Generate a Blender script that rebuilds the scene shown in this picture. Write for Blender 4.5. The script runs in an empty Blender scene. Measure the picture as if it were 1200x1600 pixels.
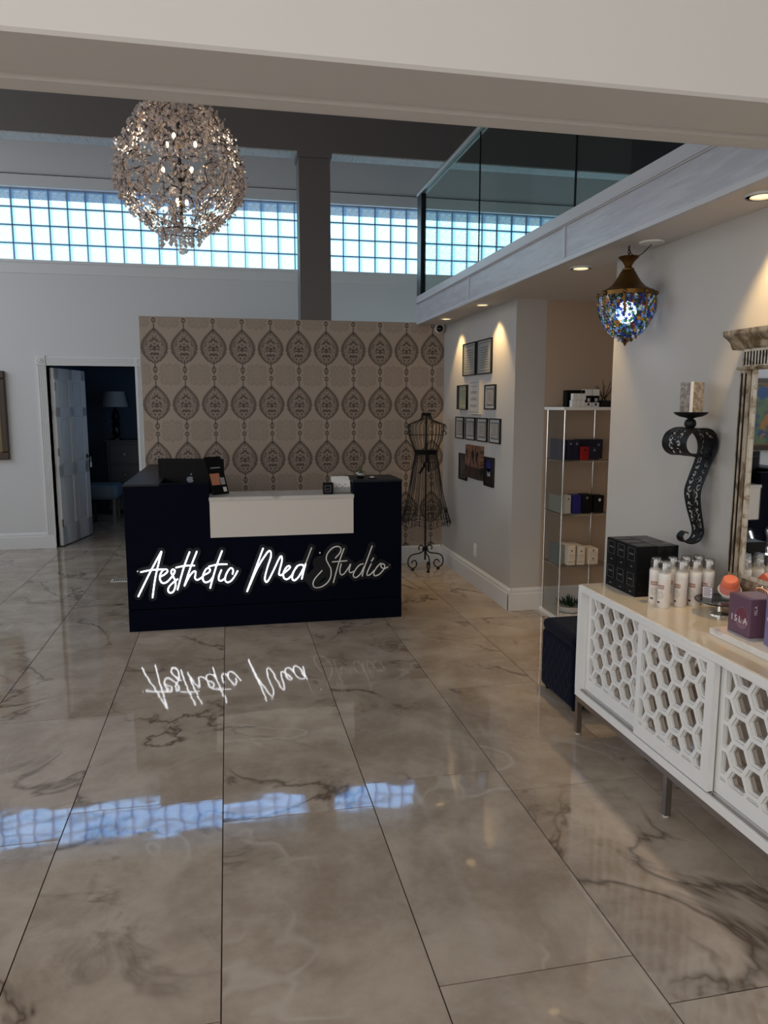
import bpy, bmesh, math, random
import numpy as np
from mathutils import Vector, Matrix

sc = bpy.context.scene
C = sc.collection
random.seed(7)
PI = math.pi

# ------------------------------------------------------------------ camera
YAW, PITCH, ROLL, FPX, CAMH = math.radians(11.7425), math.radians(-8.121), math.radians(0.0605), 1169.24, 1.65
_fwd = Vector((math.sin(YAW)*math.cos(PITCH), math.cos(YAW)*math.cos(PITCH), math.sin(PITCH)))
_rt = Vector((math.cos(YAW), -math.sin(YAW), 0)); _up = _rt.cross(_fwd)
_r2 = _rt*math.cos(ROLL) + _up*math.sin(ROLL); _u2 = -_rt*math.sin(ROLL) + _up*math.cos(ROLL)
cam_data = bpy.data.cameras.new('camera'); cam = bpy.data.objects.new('camera', cam_data); C.objects.link(cam)
M = Matrix((( _r2.x, _u2.x, -_fwd.x, 0), (_r2.y, _u2.y, -_fwd.y, 0), (_r2.z, _u2.z, -_fwd.z, CAMH), (0, 0, 0, 1)))
cam.matrix_world = M
cam_data.sensor_fit = 'VERTICAL'; cam_data.sensor_height = 24.0; cam_data.lens = FPX/1600*24.0
cam_data.clip_start = 0.05; cam_data.clip_end = 200
sc.camera = cam

def ray(u, v): return _fwd + _r2*((u-600)/FPX) + _u2*(-(v-800)/FPX)
def on_y(u, v, y):
    d = ray(u, v); t = y/d.y; return Vector((d.x*t, y, CAMH + d.z*t))

# ------------------------------------------------------------------ world, lights, exposure
sc.view_settings.view_transform = 'Standard'; sc.view_settings.look = 'None'
sc.view_settings.exposure = 0.0; sc.view_settings.gamma = 1.0; sc.view_settings.use_curve_mapping = False
w = bpy.data.worlds.new('sky'); sc.world = w; w.use_nodes = True
bg = w.node_tree.nodes['Background']; bg.inputs[1].default_value = 5.0
_nt = w.node_tree; _tc = _nt.nodes.new('ShaderNodeTexCoord'); _sp = _nt.nodes.new('ShaderNodeSeparateXYZ'); _rp = _nt.nodes.new('ShaderNodeValToRGB')
_nt.links.new(_tc.outputs['Generated'], _sp.inputs[0]); _nt.links.new(_sp.outputs[2], _rp.inputs[0]); _nt.links.new(_rp.outputs[0], bg.inputs[0])
_rp.color_ramp.elements[0].position = .0; _rp.color_ramp.elements[0].color = (.28, .36, .38, 1)      # hazy low sky
_rp.color_ramp.elements[1].position = .62; _rp.color_ramp.elements[1].color = (.42, .82, 1.65, 1)     # brighter, bluer high sky
_e = _rp.color_ramp.elements.new(.27); _e.color = (.37, .51, .56, 1)

def area(name, loc, rot, sx, sy, power, col):
    l = bpy.data.lights.new(name, 'AREA'); l.shape = 'RECTANGLE'; l.size = sx; l.size_y = sy; l.energy = power; l.color = col
    o = bpy.data.objects.new(name, l); C.objects.link(o); o.location = loc; o.rotation_euler = rot
    return o
# unseen daylight as area lamps before closed walls, no windows built
area('daylight_front', (-1.4, -2.6, 2.6), (math.radians(90), 0, 0), 6.4, 3.6, 104, (1.0, 0.975, 0.94))
area('foyer_fill', (-5.1, .2, 2.0), (math.radians(90), 0, math.radians(-90)), 4.2, 3.4, 84, (1.0, 0.97, 0.93))  # added fill lamp brightening the cabinet front and floor
area('daylight_side', (-5.1, 6.0, 3.3), (math.radians(90), 0, math.radians(-90)), 5.4, 2.4, 100, (0.82, 0.90, 1.0))

# ------------------------------------------------------------------ materials
MATS = {}
def newmat(name):
    m = bpy.data.materials.new(name); m.use_nodes = True; MATS[name] = m
    nt = m.node_tree; b = nt.nodes['Principled BSDF']
    return m, nt, b
def P(name, col, rough=.5, metal=0, spec=.5, emit=None, es=0, sheen=0, coat=0, trans=0, ior=None, bump=None, alpha=None):
    m, nt, b = newmat(name)
    b.inputs['Base Color'].default_value = (*col, 1); b.inputs['Roughness'].default_value = rough
    b.inputs['Metallic'].default_value = metal; b.inputs['Specular IOR Level'].default_value = spec
    if emit: b.inputs['Emission Color'].default_value = (*emit, 1); b.inputs['Emission Strength'].default_value = es
    if sheen: b.inputs['Sheen Weight'].default_value = sheen
    if coat: b.inputs['Coat Weight'].default_value = coat; b.inputs['Coat Roughness'].default_value = .03
    if trans: b.inputs['Transmission Weight'].default_value = trans
    if ior: b.inputs['IOR'].default_value = ior
    if bump:
        n = nt.nodes.new('ShaderNodeTexNoise'); n.inputs['Scale'].default_value = bump[0]; n.inputs['Detail'].default_value = 3
        g = nt.nodes.new('ShaderNodeNewGeometry'); nt.links.new(g.outputs['Position'], n.inputs['Vector'])
        bp = nt.nodes.new('ShaderNodeBump'); bp.inputs['Strength'].default_value = bump[1]; bp.inputs['Distance'].default_value = bump[2]
        nt.links.new(n.outputs['Fac'], bp.inputs['Height']); nt.links.new(bp.outputs['Normal'], b.inputs['Normal'])
    return m

class E:
    """scalar shader expression: operators make Math nodes"""
    nt = None
    def __init__(s, x): s.x = x
    @staticmethod
    def op(o, *a, clamp=False):
        n = E.nt.nodes.new('ShaderNodeMath'); n.operation = o; n.use_clamp = clamp
        for i, q in enumerate(a):
            if isinstance(q, E): E.nt.links.new(q.x, n.inputs[i])
            else: n.inputs[i].default_value = float(q)
        return E(n.outputs[0])
    def __add__(s, o): return E.op('ADD', s, o)
    __radd__ = __add__
    def __sub__(s, o): return E.op('SUBTRACT', s, o)
    def __rsub__(s, o): return E.op('SUBTRACT', o, s)
    def __mul__(s, o): return E.op('MULTIPLY', s, o)
    __rmul__ = __mul__
    def __truediv__(s, o): return E.op('DIVIDE', s, o)
    def __pow__(s, o): return E.op('POWER', s, o)
    def abs(s): return E.op('ABSOLUTE', s)
    def sin(s): return E.op('SINE', s)
    def max(s, o): return E.op('MAXIMUM', s, o)
    def min(s, o): return E.op('MINIMUM', s, o)
    def lt(s, o): return E.op('LESS_THAN', s, o)
    def gt(s, o): return E.op('GREATER_THAN', s, o)
    def step(s, a, b):
        n = E.nt.nodes.new('ShaderNodeMapRange'); n.interpolation_type = 'SMOOTHSTEP'
        E.nt.links.new(s.x, n.inputs[0]); n.inputs[1].default_value = a; n.inputs[2].default_value = b
        return E(n.outputs[0])
    def wrap(s, a, b): return E.op('WRAP', s, b, a)
def xyz(sock):
    n = E.nt.nodes.new('ShaderNodeSeparateXYZ'); E.nt.links.new(sock, n.inputs[0]); return [E(o) for o in n.outputs]
def vec(x, y, z=0.):
    n = E.nt.nodes.new('ShaderNodeCombineXYZ')
    for i, q in enumerate((x, y, z)):
        if isinstance(q, E): E.nt.links.new(q.x, n.inputs[i])
        else: n.inputs[i].default_value = q
    return n.outputs[0]
def noise(v, scale, detail=2, rough=.5, dist=0):
    n = E.nt.nodes.new('ShaderNodeTexNoise'); n.inputs['Scale'].default_value = scale; n.inputs['Detail'].default_value = detail
    n.inputs['Roughness'].default_value = rough; n.inputs['Distortion'].default_value = dist
    E.nt.links.new(v, n.inputs['Vector']); return E(n.outputs['Fac'])
def mixc(f, a, b):
    n = E.nt.nodes.new('ShaderNodeMix'); n.data_type = 'RGBA'
    if isinstance(f, E): E.nt.links.new(f.x, n.inputs[0])
    else: n.inputs[0].default_value = f
    for i, q in ((6, a), (7, b)):
        if isinstance(q, tuple): n.inputs[i].default_value = (*q, 1)
        else: E.nt.links.new(q, n.inputs[i])
    return n.outputs[2]
def pos(): return E.nt.nodes.new('ShaderNodeNewGeometry').outputs['Position']
def objc(): return E.nt.nodes.new('ShaderNodeTexCoord').outputs['Object']
def gen(): return E.nt.nodes.new('ShaderNodeTexCoord').outputs['Generated']
def setin(b, name, sock): E.nt.links.new(sock.x if isinstance(sock, E) else sock, b.inputs[name])
def bumpto(b, h, strength, dist):
    n = E.nt.nodes.new('ShaderNodeBump'); n.inputs['Strength'].default_value = strength; n.inputs['Distance'].default_value = dist
    E.nt.links.new(h.x, n.inputs['Height']); E.nt.links.new(n.outputs[0], b.inputs['Normal'])

P('wall_paint', (.66, .66, .665), .6, bump=(60, .08, .002))
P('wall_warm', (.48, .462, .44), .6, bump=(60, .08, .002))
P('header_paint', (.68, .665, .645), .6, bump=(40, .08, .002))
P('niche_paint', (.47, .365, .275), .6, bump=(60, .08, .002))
P('ceiling_paint', (.62, .60, .58), .7)
P('taupe', (.13, .115, .11), .55, bump=(50, .06, .002))
P('trim_white', (.70, .70, .70), .38)
P('soffit_white', (.55, .56, .60), .32, bump=(90, .25, .002))
P('grout', (.05, .036, .028), .9, spec=.1)
P('navy', (.0016, .0027, .0095), .6, spec=.05)
P('navy_dark', (.004, .006, .012), .4, spec=.3)
P('white_lacquer', (.80, .80, .79), .3)
P('white_laminate', (.70, .66, .61), .35)
P('white_matte', (.78, .77, .75), .5)
P('black_iron', (.006, .006, .007), .5, spec=.3)
P('black_gloss', (.004, .004, .005), .18)
P('black_matte', (.005, .005, .006), .6, spec=.15)
P('chrome', (.78, .78, .78), .12, metal=1)
P('steel_brown', (.36, .33, .31), .28, metal=1)
P('dark_metal', (.06, .06, .065), .35, metal=1)
P('rail_metal', (.55, .56, .56), .35, metal=.6)
P('box_print', (.13, .13, .135), .5)
P('hinge', (.25, .22, .19), .4, metal=1)
P('brass', (.16, .088, .028), .4, metal=1)
P('mirror', (.86, .86, .85), .02, metal=1)
P('bronze_mirror', (.40, .35, .31), .03, metal=1)
P('grey_mark', (.22, .25, .30), .4)
P('print_grey', (.30, .30, .31), .5)
P('gold_dark', (.05, .03, .015), .45)
P('gold_light', (.20, .125, .05), .4)
P('neon_on', (1, 1, 1), .4, emit=(.93, .95, 1.0), es=3.6)
P('neon_off', (.80, .78, .75), .4)
P('bulb_glow', (1, .9, .7), .4, emit=(1.0, .62, .25), es=40)
P('lamp_glow', (1, .95, .9), .4, emit=(.85, .93, 1.0), es=6)
P('downlight_glow', (1, .9, .7), .4, emit=(1.0, .70, .33), es=1.8)
P('velvet', (.0015, .003, .013), .8, sheen=.05, spec=.1)
P('blue_box', (.035, .045, .11), .45)
P('navy_box', (.004, .006, .03), .4)
P('royal_box', (.008, .010, .14), .4)
P('red_box', (.30, .004, .006), .4)
P('grey_box', (.36, .37, .33), .5)
P('teal_grey', (.20, .26, .28), .5)
P('cream_card', (.66, .60, .53), .55)
P('leaf', (.012, .035, .014), .5)
P('leaf_yellow', (.10, .10, .02), .5)
P('pot_white', (.62, .61, .60), .4)
P('coral', (.85, .19, .10), .45)
P('coral_pink', (.72, .24, .20), .4)
P('silver_pot', (.62, .62, .64), .35)
P('rose_gold', (.55, .30, .22), .15, metal=1)
P('plum', (.13, .065, .105), .35)
P('plum_light', (.22, .12, .16), .35)
P('plum_dark', (.16, .04, .07), .35)
P('lavender', (.17, .15, .30), .35)
P('ink_white', (.75, .70, .72), .5)
P('rust_ink', (.30, .09, .035), .5)
P('dark_ink', (.02, .008, .008), .5)
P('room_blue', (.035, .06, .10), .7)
P('shade', (.30, .32, .34), .7)
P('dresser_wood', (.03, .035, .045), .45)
P('bench_blue', (.10, .15, .20), .8)
P('skin_print', (.55, .22, .12), .5)
P('grey_print', (.35, .36, .37), .5)
P('acrylic_dark', (.013, .014, .018), .4, spec=.15)
P('outlet_white', (.72, .70, .67), .4)
P('eave', (.6, .6, .6), .7)

def glassy(name, tint, gloss=.08, rough=.02):
    m = bpy.data.materials.new(name); m.use_nodes = True; MATS[name] = m; nt = m.node_tree; nt.nodes.clear()
    o = nt.nodes.new('ShaderNodeOutputMaterial'); t = nt.nodes.new('ShaderNodeBsdfTransparent'); t.inputs[0].default_value = (*tint, 1)
    g = nt.nodes.new('ShaderNodeBsdfGlossy'); g.inputs['Roughness'].default_value = rough
    mx = nt.nodes.new('ShaderNodeMixShader'); mx.inputs[0].default_value = gloss
    nt.links.new(t.outputs[0], mx.inputs[1]); nt.links.new(g.outputs[0], mx.inputs[2]); nt.links.new(mx.outputs[0], o.inputs[0])
    return m
glassy('rail_glass', (.86, .93, .92), .05)
glassy('shelf_glass', (.84, .85, .845), .10)
glassy('clear_plastic', (.82, .82, .82), .14, .08)
glassy('bowl_glass', (.72, .74, .74), .15)
glassy('plate_glass', (.55, .58, .58), .25)
def crystal(name, tint, dif):
    m = glassy(name, tint, .55, .04); nt = m.node_tree; o = [n for n in nt.nodes if n.type == 'OUTPUT_MATERIAL'][0]; mx = o.inputs[0].links[0].from_node
    t = nt.nodes.new('ShaderNodeBsdfTranslucent'); t.inputs[0].default_value = (*dif, 1); d = nt.nodes.new('ShaderNodeBsdfDiffuse'); d.inputs[0].default_value = (*dif, 1)
    a = nt.nodes.new('ShaderNodeMixShader'); a.inputs[0].default_value = .5; nt.links.new(t.outputs[0], a.inputs[1]); nt.links.new(d.outputs[0], a.inputs[2])
    f = nt.nodes.new('ShaderNodeMixShader'); f.inputs[0].default_value = .30; nt.links.new(mx.outputs[0], f.inputs[1]); nt.links.new(a.outputs[0], f.inputs[2]); nt.links.new(f.outputs[0], o.inputs[0])
crystal('crystal', (.93, .92, .94), (.80, .76, .78))
crystal('crystal_warm', (.90, .84, .80), (.66, .52, .46))

def mat_marble():
    m, nt, b = newmat('floor_marble'); E.nt = nt
    oi = nt.nodes.new('ShaderNodeObjectInfo'); r = E(oi.outputs['Random'])
    x, y, z = xyz(pos())
    v = vec(x + r*37., y + r*91., r*13.)
    big = noise(v, 1.3, 5, .55, .6)
    cloud = noise(v, 3.2, 6, .6, .3)
    fine = noise(v, 26., 4, .6)
    col = mixc(cloud.step(.30, .70), (.325, .255, .196), (.50, .418, .338))
    col = mixc(fine.step(.3, .8)*.22, col, (.54, .47, .395))
    vein = 1.0 - ((big - .5).abs()*30.).min(1.)
    patch = noise(v, 1.0, 3, .5).step(.44, .60)
    col = mixc((vein**2.2)*patch*.8, col, (.075, .048, .032))
    smoke = noise(v, 2.1, 6, .68, 1.2).step(.55, .75)*noise(v, .8, 1).step(.48, .58)
    col = mixc(smoke*.7, col, (.11, .082, .06))
    v2 = noise(v, 1.4, 3, .5, .5)
    wv = (1.0 - ((v2 - .47).abs()*70.).min(1.))*noise(v, 1.1, 2).step(.5, .62)
    col = mixc(wv*.5, col, (.58, .52, .45))
    setin(b, 'Base Color', col)
    b.inputs['Roughness'].default_value = .045; b.inputs['IOR'].default_value = 1.62
    bumpto(b, noise(v, 3.2, 2, .5), .09, .02)
mat_marble()

def mat_wallpaper():
    m, nt, b = newmat('wallpaper'); E.nt = nt
    x, y, z = xyz(pos())
    px, pz = .2735, .5375
    u = (x + .66).wrap(-px/2, px/2); ax = u.abs()
    yy = (z - 2.208).wrap(-pz/2, pz/2)
    t = ((yy + .165)/.335).max(0.).min(1.)
    s = E.op('POWER', ((t**.95)*PI).sin().max(0.), .66)
    wd = s*.128*(1.0 - (t**4)*.55)
    hatch = ((yy*1.0 - ax*1.25)*235.).sin()
    d = wd - ax + hatch*.006
    inside = d.gt(0.)
    border = d.gt(0.)*d.lt(.030)
    leafy = border*(hatch.step(-.95, -.15)*.80 + .20)
    ring = d.gt(.034)*d.lt(.038)
    nv = vec(ax*1.0, yy*.8, 3.3)
    n1 = noise(nv, 62., 2, .5, .9)
    n2 = noise(nv, 44., 1, .5)
    swirl = (1.0 - ((n1 - .5).abs()*14.).min(1.)).step(.15, .6)
    blot = n2.step(.52, .585)
    orn = d.gt(.042)*(swirl*.6).max(blot)
    stem = ax.lt(.0045)*yy.abs().gt(.13)*yy.abs().lt(.21)
    b1 = (ax/.021)**2 + ((yy + .222)/.031)**2
    b2 = (ax/.021)**2 + ((yy - .238)/.024)**2
    bead = (b1.lt(1.)*(b1.gt(.45)*.55 + .4)).max(b2.lt(1.)*(b2.gt(.45)*.55 + .4))
    dark = leafy.max(ring).max(orn*.92).max(stem).max(bead)
    # the faint grey square medallions between the drops
    u2 = (x + .66 + px/2).wrap(-px/2, px/2).abs(); y2 = (z - 2.208 + pz/2).wrap(-pz/2, pz/2); ay2 = y2.abs()
    edge = u2.max(ay2*.98) + ((u2 + ay2)*75.).sin()*.010
    tips = (u2 + ay2)*.78
    sq = edge.min(tips)
    n3 = noise(vec(u2, ay2, 8.), 70., 2, .6, .5)
    faint = sq.lt(.088)*((1.0 - ((n3 - .5).abs()*16.).min(1.)).step(.2, .7)*.6 + .22).max(sq.gt(.078)*.8)
    grain = noise(vec(x*1., z*1., 0.), 240., 2)
    col = mixc(grain, (.36, .285, .225), (.42, .335, .268))
    col = mixc(faint*.5*(1.0 - inside), col, (.17, .145, .13))
    wash = inside*.22
    col = mixc(wash, col, (.17, .12, .092))
    col = mixc(dark*.95, col, (.045, .028, .022))
    setin(b, 'Base Color', col); b.inputs['Roughness'].default_value = .55
mat_wallpaper()

def mat_block():
    m = bpy.data.materials.new('block_glass'); m.use_nodes = True; MATS['block_glass'] = m; nt = m.node_tree; nt.nodes.clear(); E.nt = nt
    o = nt.nodes.new('ShaderNodeOutputMaterial'); t = nt.nodes.new('ShaderNodeBsdfTransparent'); g = nt.nodes.new('ShaderNodeBsdfGlossy')
    g.inputs['Roughness'].default_value = .12; mx = nt.nodes.new('ShaderNodeMixShader'); mx.inputs[0].default_value = .10
    v = objc(); x, y, z = xyz(v)
    n = noise(v, 26., 3, .6, 2.6)
    streak = ((n - .5).abs()*11.).min(1.)
    e = x.abs().max(z.abs())
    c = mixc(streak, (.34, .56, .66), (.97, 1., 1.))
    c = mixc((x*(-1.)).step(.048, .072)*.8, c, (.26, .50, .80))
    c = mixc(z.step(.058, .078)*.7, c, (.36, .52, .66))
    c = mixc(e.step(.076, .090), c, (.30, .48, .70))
    nt.links.new(c, t.inputs[0])
    nt.links.new(t.outputs[0], mx.inputs[1]); nt.links.new(g.outputs[0], mx.inputs[2]); nt.links.new(mx.outputs[0], o.inputs[0])
    bp = nt.nodes.new('ShaderNodeBump'); bp.inputs['Distance'].default_value = .02; nt.links.new(n.x, bp.inputs['Height']); nt.links.new(bp.outputs[0], g.inputs['Normal'])
mat_block()
P('mortar', (.30, .32, .38), .7)

def mat_two(name, a, bcol, scale, lo, hi, rough, detail=4, dist=.5, stretch=(1, 1, 1), coord='pos', bump=0, spec=.5):
    m, nt, b = newmat(name); E.nt = nt
    x, y, z = xyz(pos() if coord == 'pos' else objc()); v = vec(x*stretch[0], y*stretch[1], z*stretch[2])
    n = noise(v, scale, detail, .55, dist)
    setin(b, 'Base Color', mixc(n.step(lo, hi), a, bcol)); b.inputs['Roughness'].default_value = rough
    b.inputs['Specular IOR Level'].default_value = spec
    if bump: bumpto(b, n, bump, .003)
mat_two('beam_strip', (.50, .50, .50), (.36, .36, .37), 40, .4, .65, .5, stretch=(4, .2, 1))
mat_two('cream_stone', (.62, .53, .40), (.74, .67, .56), 3, .3, .7, .05, stretch=(1, .25, 1), spec=.9)
mat_two('white_marble', (.72, .71, .69), (.50, .48, .46), 7, .55, .7, .15)
mat_two('antique', (.40, .33, .24), (.13, .085, .045), 22, .40, .62, .45, stretch=(1, 1, .5), bump=.3)
mat_two('antique_pale', (.56, .51, .42), (.28, .20, .12), 26, .46, .68, .4, bump=.2)
mat_two('mercury_glass', (.34, .31, .28), (.20, .17, .15), 60, .4, .6, .15)
mat_two('box_top', (.008, .008, .009), (.16, .16, .165), 14, .52, .72, .35)
mat_two('speckle_black', (.004, .004, .005), (.10, .10, .11), 160, .68, .74, .45, spec=.15)
mat_two('quilt', (.035, .045, .10), (.06, .075, .15), 90, .4, .6, .5)
mat_two('counter_marble', (.62, .60, .57), (.40, .38, .36), 5, .56, .72, .15)
mat_two('bottle_white', (.74, .68, .64), (.78, .74, .71), 8, .3, .7, .28)
mat_two('fascia_wood', (.44, .45, .50), (.52, .53, .58), 30, .35, .65, .30, stretch=(1, .12, 1), bump=.5)

def mat_cert(name, paper, ink, lines, seed, rough=.18):
    m, nt, b = newmat(name); E.nt = nt
    g = gen(); x, y, z = xyz(g)
    n = noise(vec(y*1., z*1., seed), 40., 2, .6)
    ln = ((z*lines*2*PI).sin()).gt(.25)*n.gt(.46)
    u = (y - .5).abs(); v = (z - .5).abs()
    body = u.lt(.30)*v.lt(.34)
    fr = (u.gt(.40) + v.gt(.42)).min(1.)*(u.lt(.43)*v.lt(.45))
    f = (ln*body*.75).max(fr*.55)
    setin(b, 'Base Color', mixc(f, paper, ink)); b.inputs['Roughness'].default_value = rough
mat_cert('cert_grey', (.30, .31, .30), (.06, .06, .06), 13, 1)
mat_cert('cert_green', (.36, .37, .27), (.08, .09, .05), 11, 4)
mat_cert('cert_small', (.33, .32, .31), (.07, .07, .07), 9, 9)
mat_cert('cert_dark', (.02, .02, .022), (.11, .11, .11), 10, 2)
mat_cert('cert_canvas', (.50, .48, .46), (.16, .14, .14), 5, 6, .6)
P('cert_mat', (.42, .42, .41), .2)

def mat_people_photo():
    m, nt, b = newmat('group_photo'); E.nt = nt
    x, y, z = xyz(gen())
    n = noise(vec(y*9., z*2.2, 2.), 1.0, 3, .6, .4)
    c = mixc(n.step(.42, .56), (.006, .005, .006), (.20, .10, .07))
    c = mixc(z.step(.72, .86)*noise(vec(y*7., z*7., 5.), 1.).step(.45, .6), c, (.17, .09, .05))
    c = mixc(z.lt(.35)*.8, c, (.008, .007, .008))
    setin(b, 'Base Color', c); b.inputs['Roughness'].default_value = .4
mat_people_photo()
def mat_painting():
    m, nt, b = newmat('painting'); E.nt = nt
    x, y, z = xyz(gen())
    n = noise(vec(x*4., z*3., 1.), 1.4, 5, .6, .8)
    c = mixc(n.step(.3, .7), (.05, .09, .10), (.16, .22, .10))
    blue = (noise(vec(x*3., z*3., 7.), 1.1, 3).step(.48, .56))
    c = mixc(blue, c, (.03, .08, .22))
    xs = x*2.4 + (n - .5)*.9
    c = mixc(xs.wrap(-.5, .5).abs().lt(.12)*z.lt(.72), c, (.62, .57, .47))
    c = mixc(noise(vec(x*5., z*4., 3.), 1.2, 3).step(.60, .64), c, (.42, .18, .05))
    setin(b, 'Base Color', c); b.inputs['Roughness'].default_value = .5
mat_painting()

# ------------------------------------------------------------------ mesh builder and scene helpers
class MB:
    def __init__(s, org=(0, 0, 0)): s.v = []; s.f = []; s.o = Vector(org); s.sm = []
    def add(s, vs, fs, smooth=False):
        k = len(s.v); s.v += [tuple(Vector(q) - s.o) for q in vs]
        for f in fs: s.f.append(tuple(k+i for i in f)); s.sm.append(smooth)
        return s
    def box(s, x0, x1, y0, y1, z0, z1):
        if x0 > x1: x0, x1 = x1, x0
        if y0 > y1: y0, y1 = y1, y0
        if z0 > z1: z0, z1 = z1, z0
        return s.add([(x0, y0, z0), (x1, y0, z0), (x1, y1, z0), (x0, y1, z0), (x0, y0, z1), (x1, y0, z1), (x1, y1, z1), (x0, y1, z1)],
                     [(0, 3, 2, 1), (4, 5, 6, 7), (0, 1, 5, 4), (1, 2, 6, 5), (2, 3, 7, 6), (3, 0, 4, 7)])
    def obox(s, c, sx, sy, sz, rz=0, base=True, tilt=0):
        """box of size sx,sy,sz standing at c, turned by rz about z (tilt about its local x)"""
        R_ = Matrix.Rotation(rz, 4, 'Z') @ Matrix.Rotation(tilt, 4, 'X'); z0 = 0 if base else -sz/2; c = Vector(c)
        vs = [c + R_ @ Vector((a*sx/2, b*sy/2, z0 + d*sz)) for d in (0, 1) for a, b in ((-1, -1), (1, -1), (1, 1), (-1, 1))]
        return s.add(vs, [(0, 3, 2, 1), (4, 5, 6, 7), (0, 1, 5, 4), (1, 2, 6, 5), (2, 3, 7, 6), (3, 0, 4, 7)])
    def tube(s, pts, r, n=8, closed=False, flat=None):
        pts = [Vector(p) for p in pts]; m = len(pts); rs = r if isinstance(r, (list, tuple)) else [r]*m
        vs = []; up = None
        for i, p in enumerate(pts):
            a = pts[i-1] if (i > 0 or closed) else p; b = pts[(i+1) % m] if (i < m-1 or closed) else p
            d = (b - a)
            d = d.normalized() if d.length > 1e-9 else Vector((0, 0, 1))
            if up is None:
                up = d.orthogonal().normalized()
            up = (up - d*up.dot(d)); up = up.normalized() if up.length > 1e-6 else d.orthogonal().normalized()
            q = d.cross(up)
            for k in range(n):
                t = 2*PI*k/n; vs.append(p + up*math.cos(t)*rs[i] + q*math.sin(t)*rs[i])
        fs = []
        for i in range(m if closed else m-1):
            j = (i+1) % m
            for k in range(n): fs.append((i*n+k, i*n+(k+1) % n, j*n+(k+1) % n, j*n+k))
        if not closed:
            fs.append(tuple(reversed(range(n)))); fs.append(tuple((m-1)*n+k for k in range(n)))
        return s.add(vs, fs, True)
    def lathe(s, prof, c=(0, 0, 0), n=24, axis='Z', sx=1, sy=1, cap=True):
        c = Vector(c); vs = []; m = len(prof)
        for r, z in prof:
            for k in range(n):
                t = 2*PI*k/n; p = Vector((r*math.cos(t)*sx, r*math.sin(t)*sy, z))
                if axis == 'X': p = Vector((z, r*math.cos(t), r*math.sin(t)))
                if axis == 'Y': p = Vector((r*math.cos(t), z, r*math.sin(t)))
                vs.append(c + p)
        fs = [(i*n+k, i*n+(k+1) % n, (i+1)*n+(k+1) % n, (i+1)*n+k) for i in range(m-1) for k in range(n)]
        if cap:
            fs.append(tuple(reversed(range(n)))); fs.append(tuple((m-1)*n+k for k in range(n)))
        return s.add(vs, fs, True)
    def ball(s, c, r, n=12, sz=1):
        return s.lathe([(max(r*math.sin(PI*i/(n//2+1)), 1e-4), -r*sz*math.cos(PI*i/(n//2+1))) for i in range(n//2+2)], c, n)
    def octa(s, c, r, h=None):
        h = h or r; c = Vector(c)
        vs = [c+Vector(q) for q in ((r, 0, 0), (0, r, 0), (-r, 0, 0), (0, -r, 0), (0, 0, h), (0, 0, -h))]
        return s.add(vs, [(0, 1, 4), (1, 2, 4), (2, 3, 4), (3, 0, 4), (1, 0, 5), (2, 1, 5), (3, 2, 5), (0, 3, 5)])
    def prism(s, poly, fn, d0, d1):
        """polygon (a,b) extruded from d0 to d1 through fn(a,b,d)"""
        n = len(poly); vs = [fn(a, b, d0) for a, b in poly] + [fn(a, b, d1) for a, b in poly]
        fs = [tuple(range(n)), tuple(reversed(range(n, 2*n)))] + [(i, n+i, n+(i+1) % n, (i+1) % n) for i in range(n)]
        return s.add(vs, fs)
    def build(s, name, mat, parent=None, bevel=0, kind=None, smooth=None):
        me = bpy.data.meshes.new(name); me.from_pydata(s.v, [], s.f); me.update()
        me.polygons.foreach_set('use_smooth', s.sm if smooth is None else [smooth]*len(s.f))
        bm = bmesh.new(); bm.from_mesh(me); bmesh.ops.recalc_face_normals(bm, faces=bm.faces); bm.to_mesh(me); bm.free()
        me.materials.append(MATS[mat])
        o = bpy.data.objects.new(name, me); C.objects.link(o)
        if parent: o.parent = parent
        else: o.location = s.o
        if any(s.sm):
            try: me.set_sharp_from_angle(angle=math.radians(42))
            except Exception: pass
        if bevel:
            bv = o.modifiers.new('bevel', 'BEVEL'); bv.width = bevel; bv.segments = 2; bv.limit_method = 'ANGLE'; bv.angle_limit = math.radians(40)
        if kind: o['kind'] = kind
        return o

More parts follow.
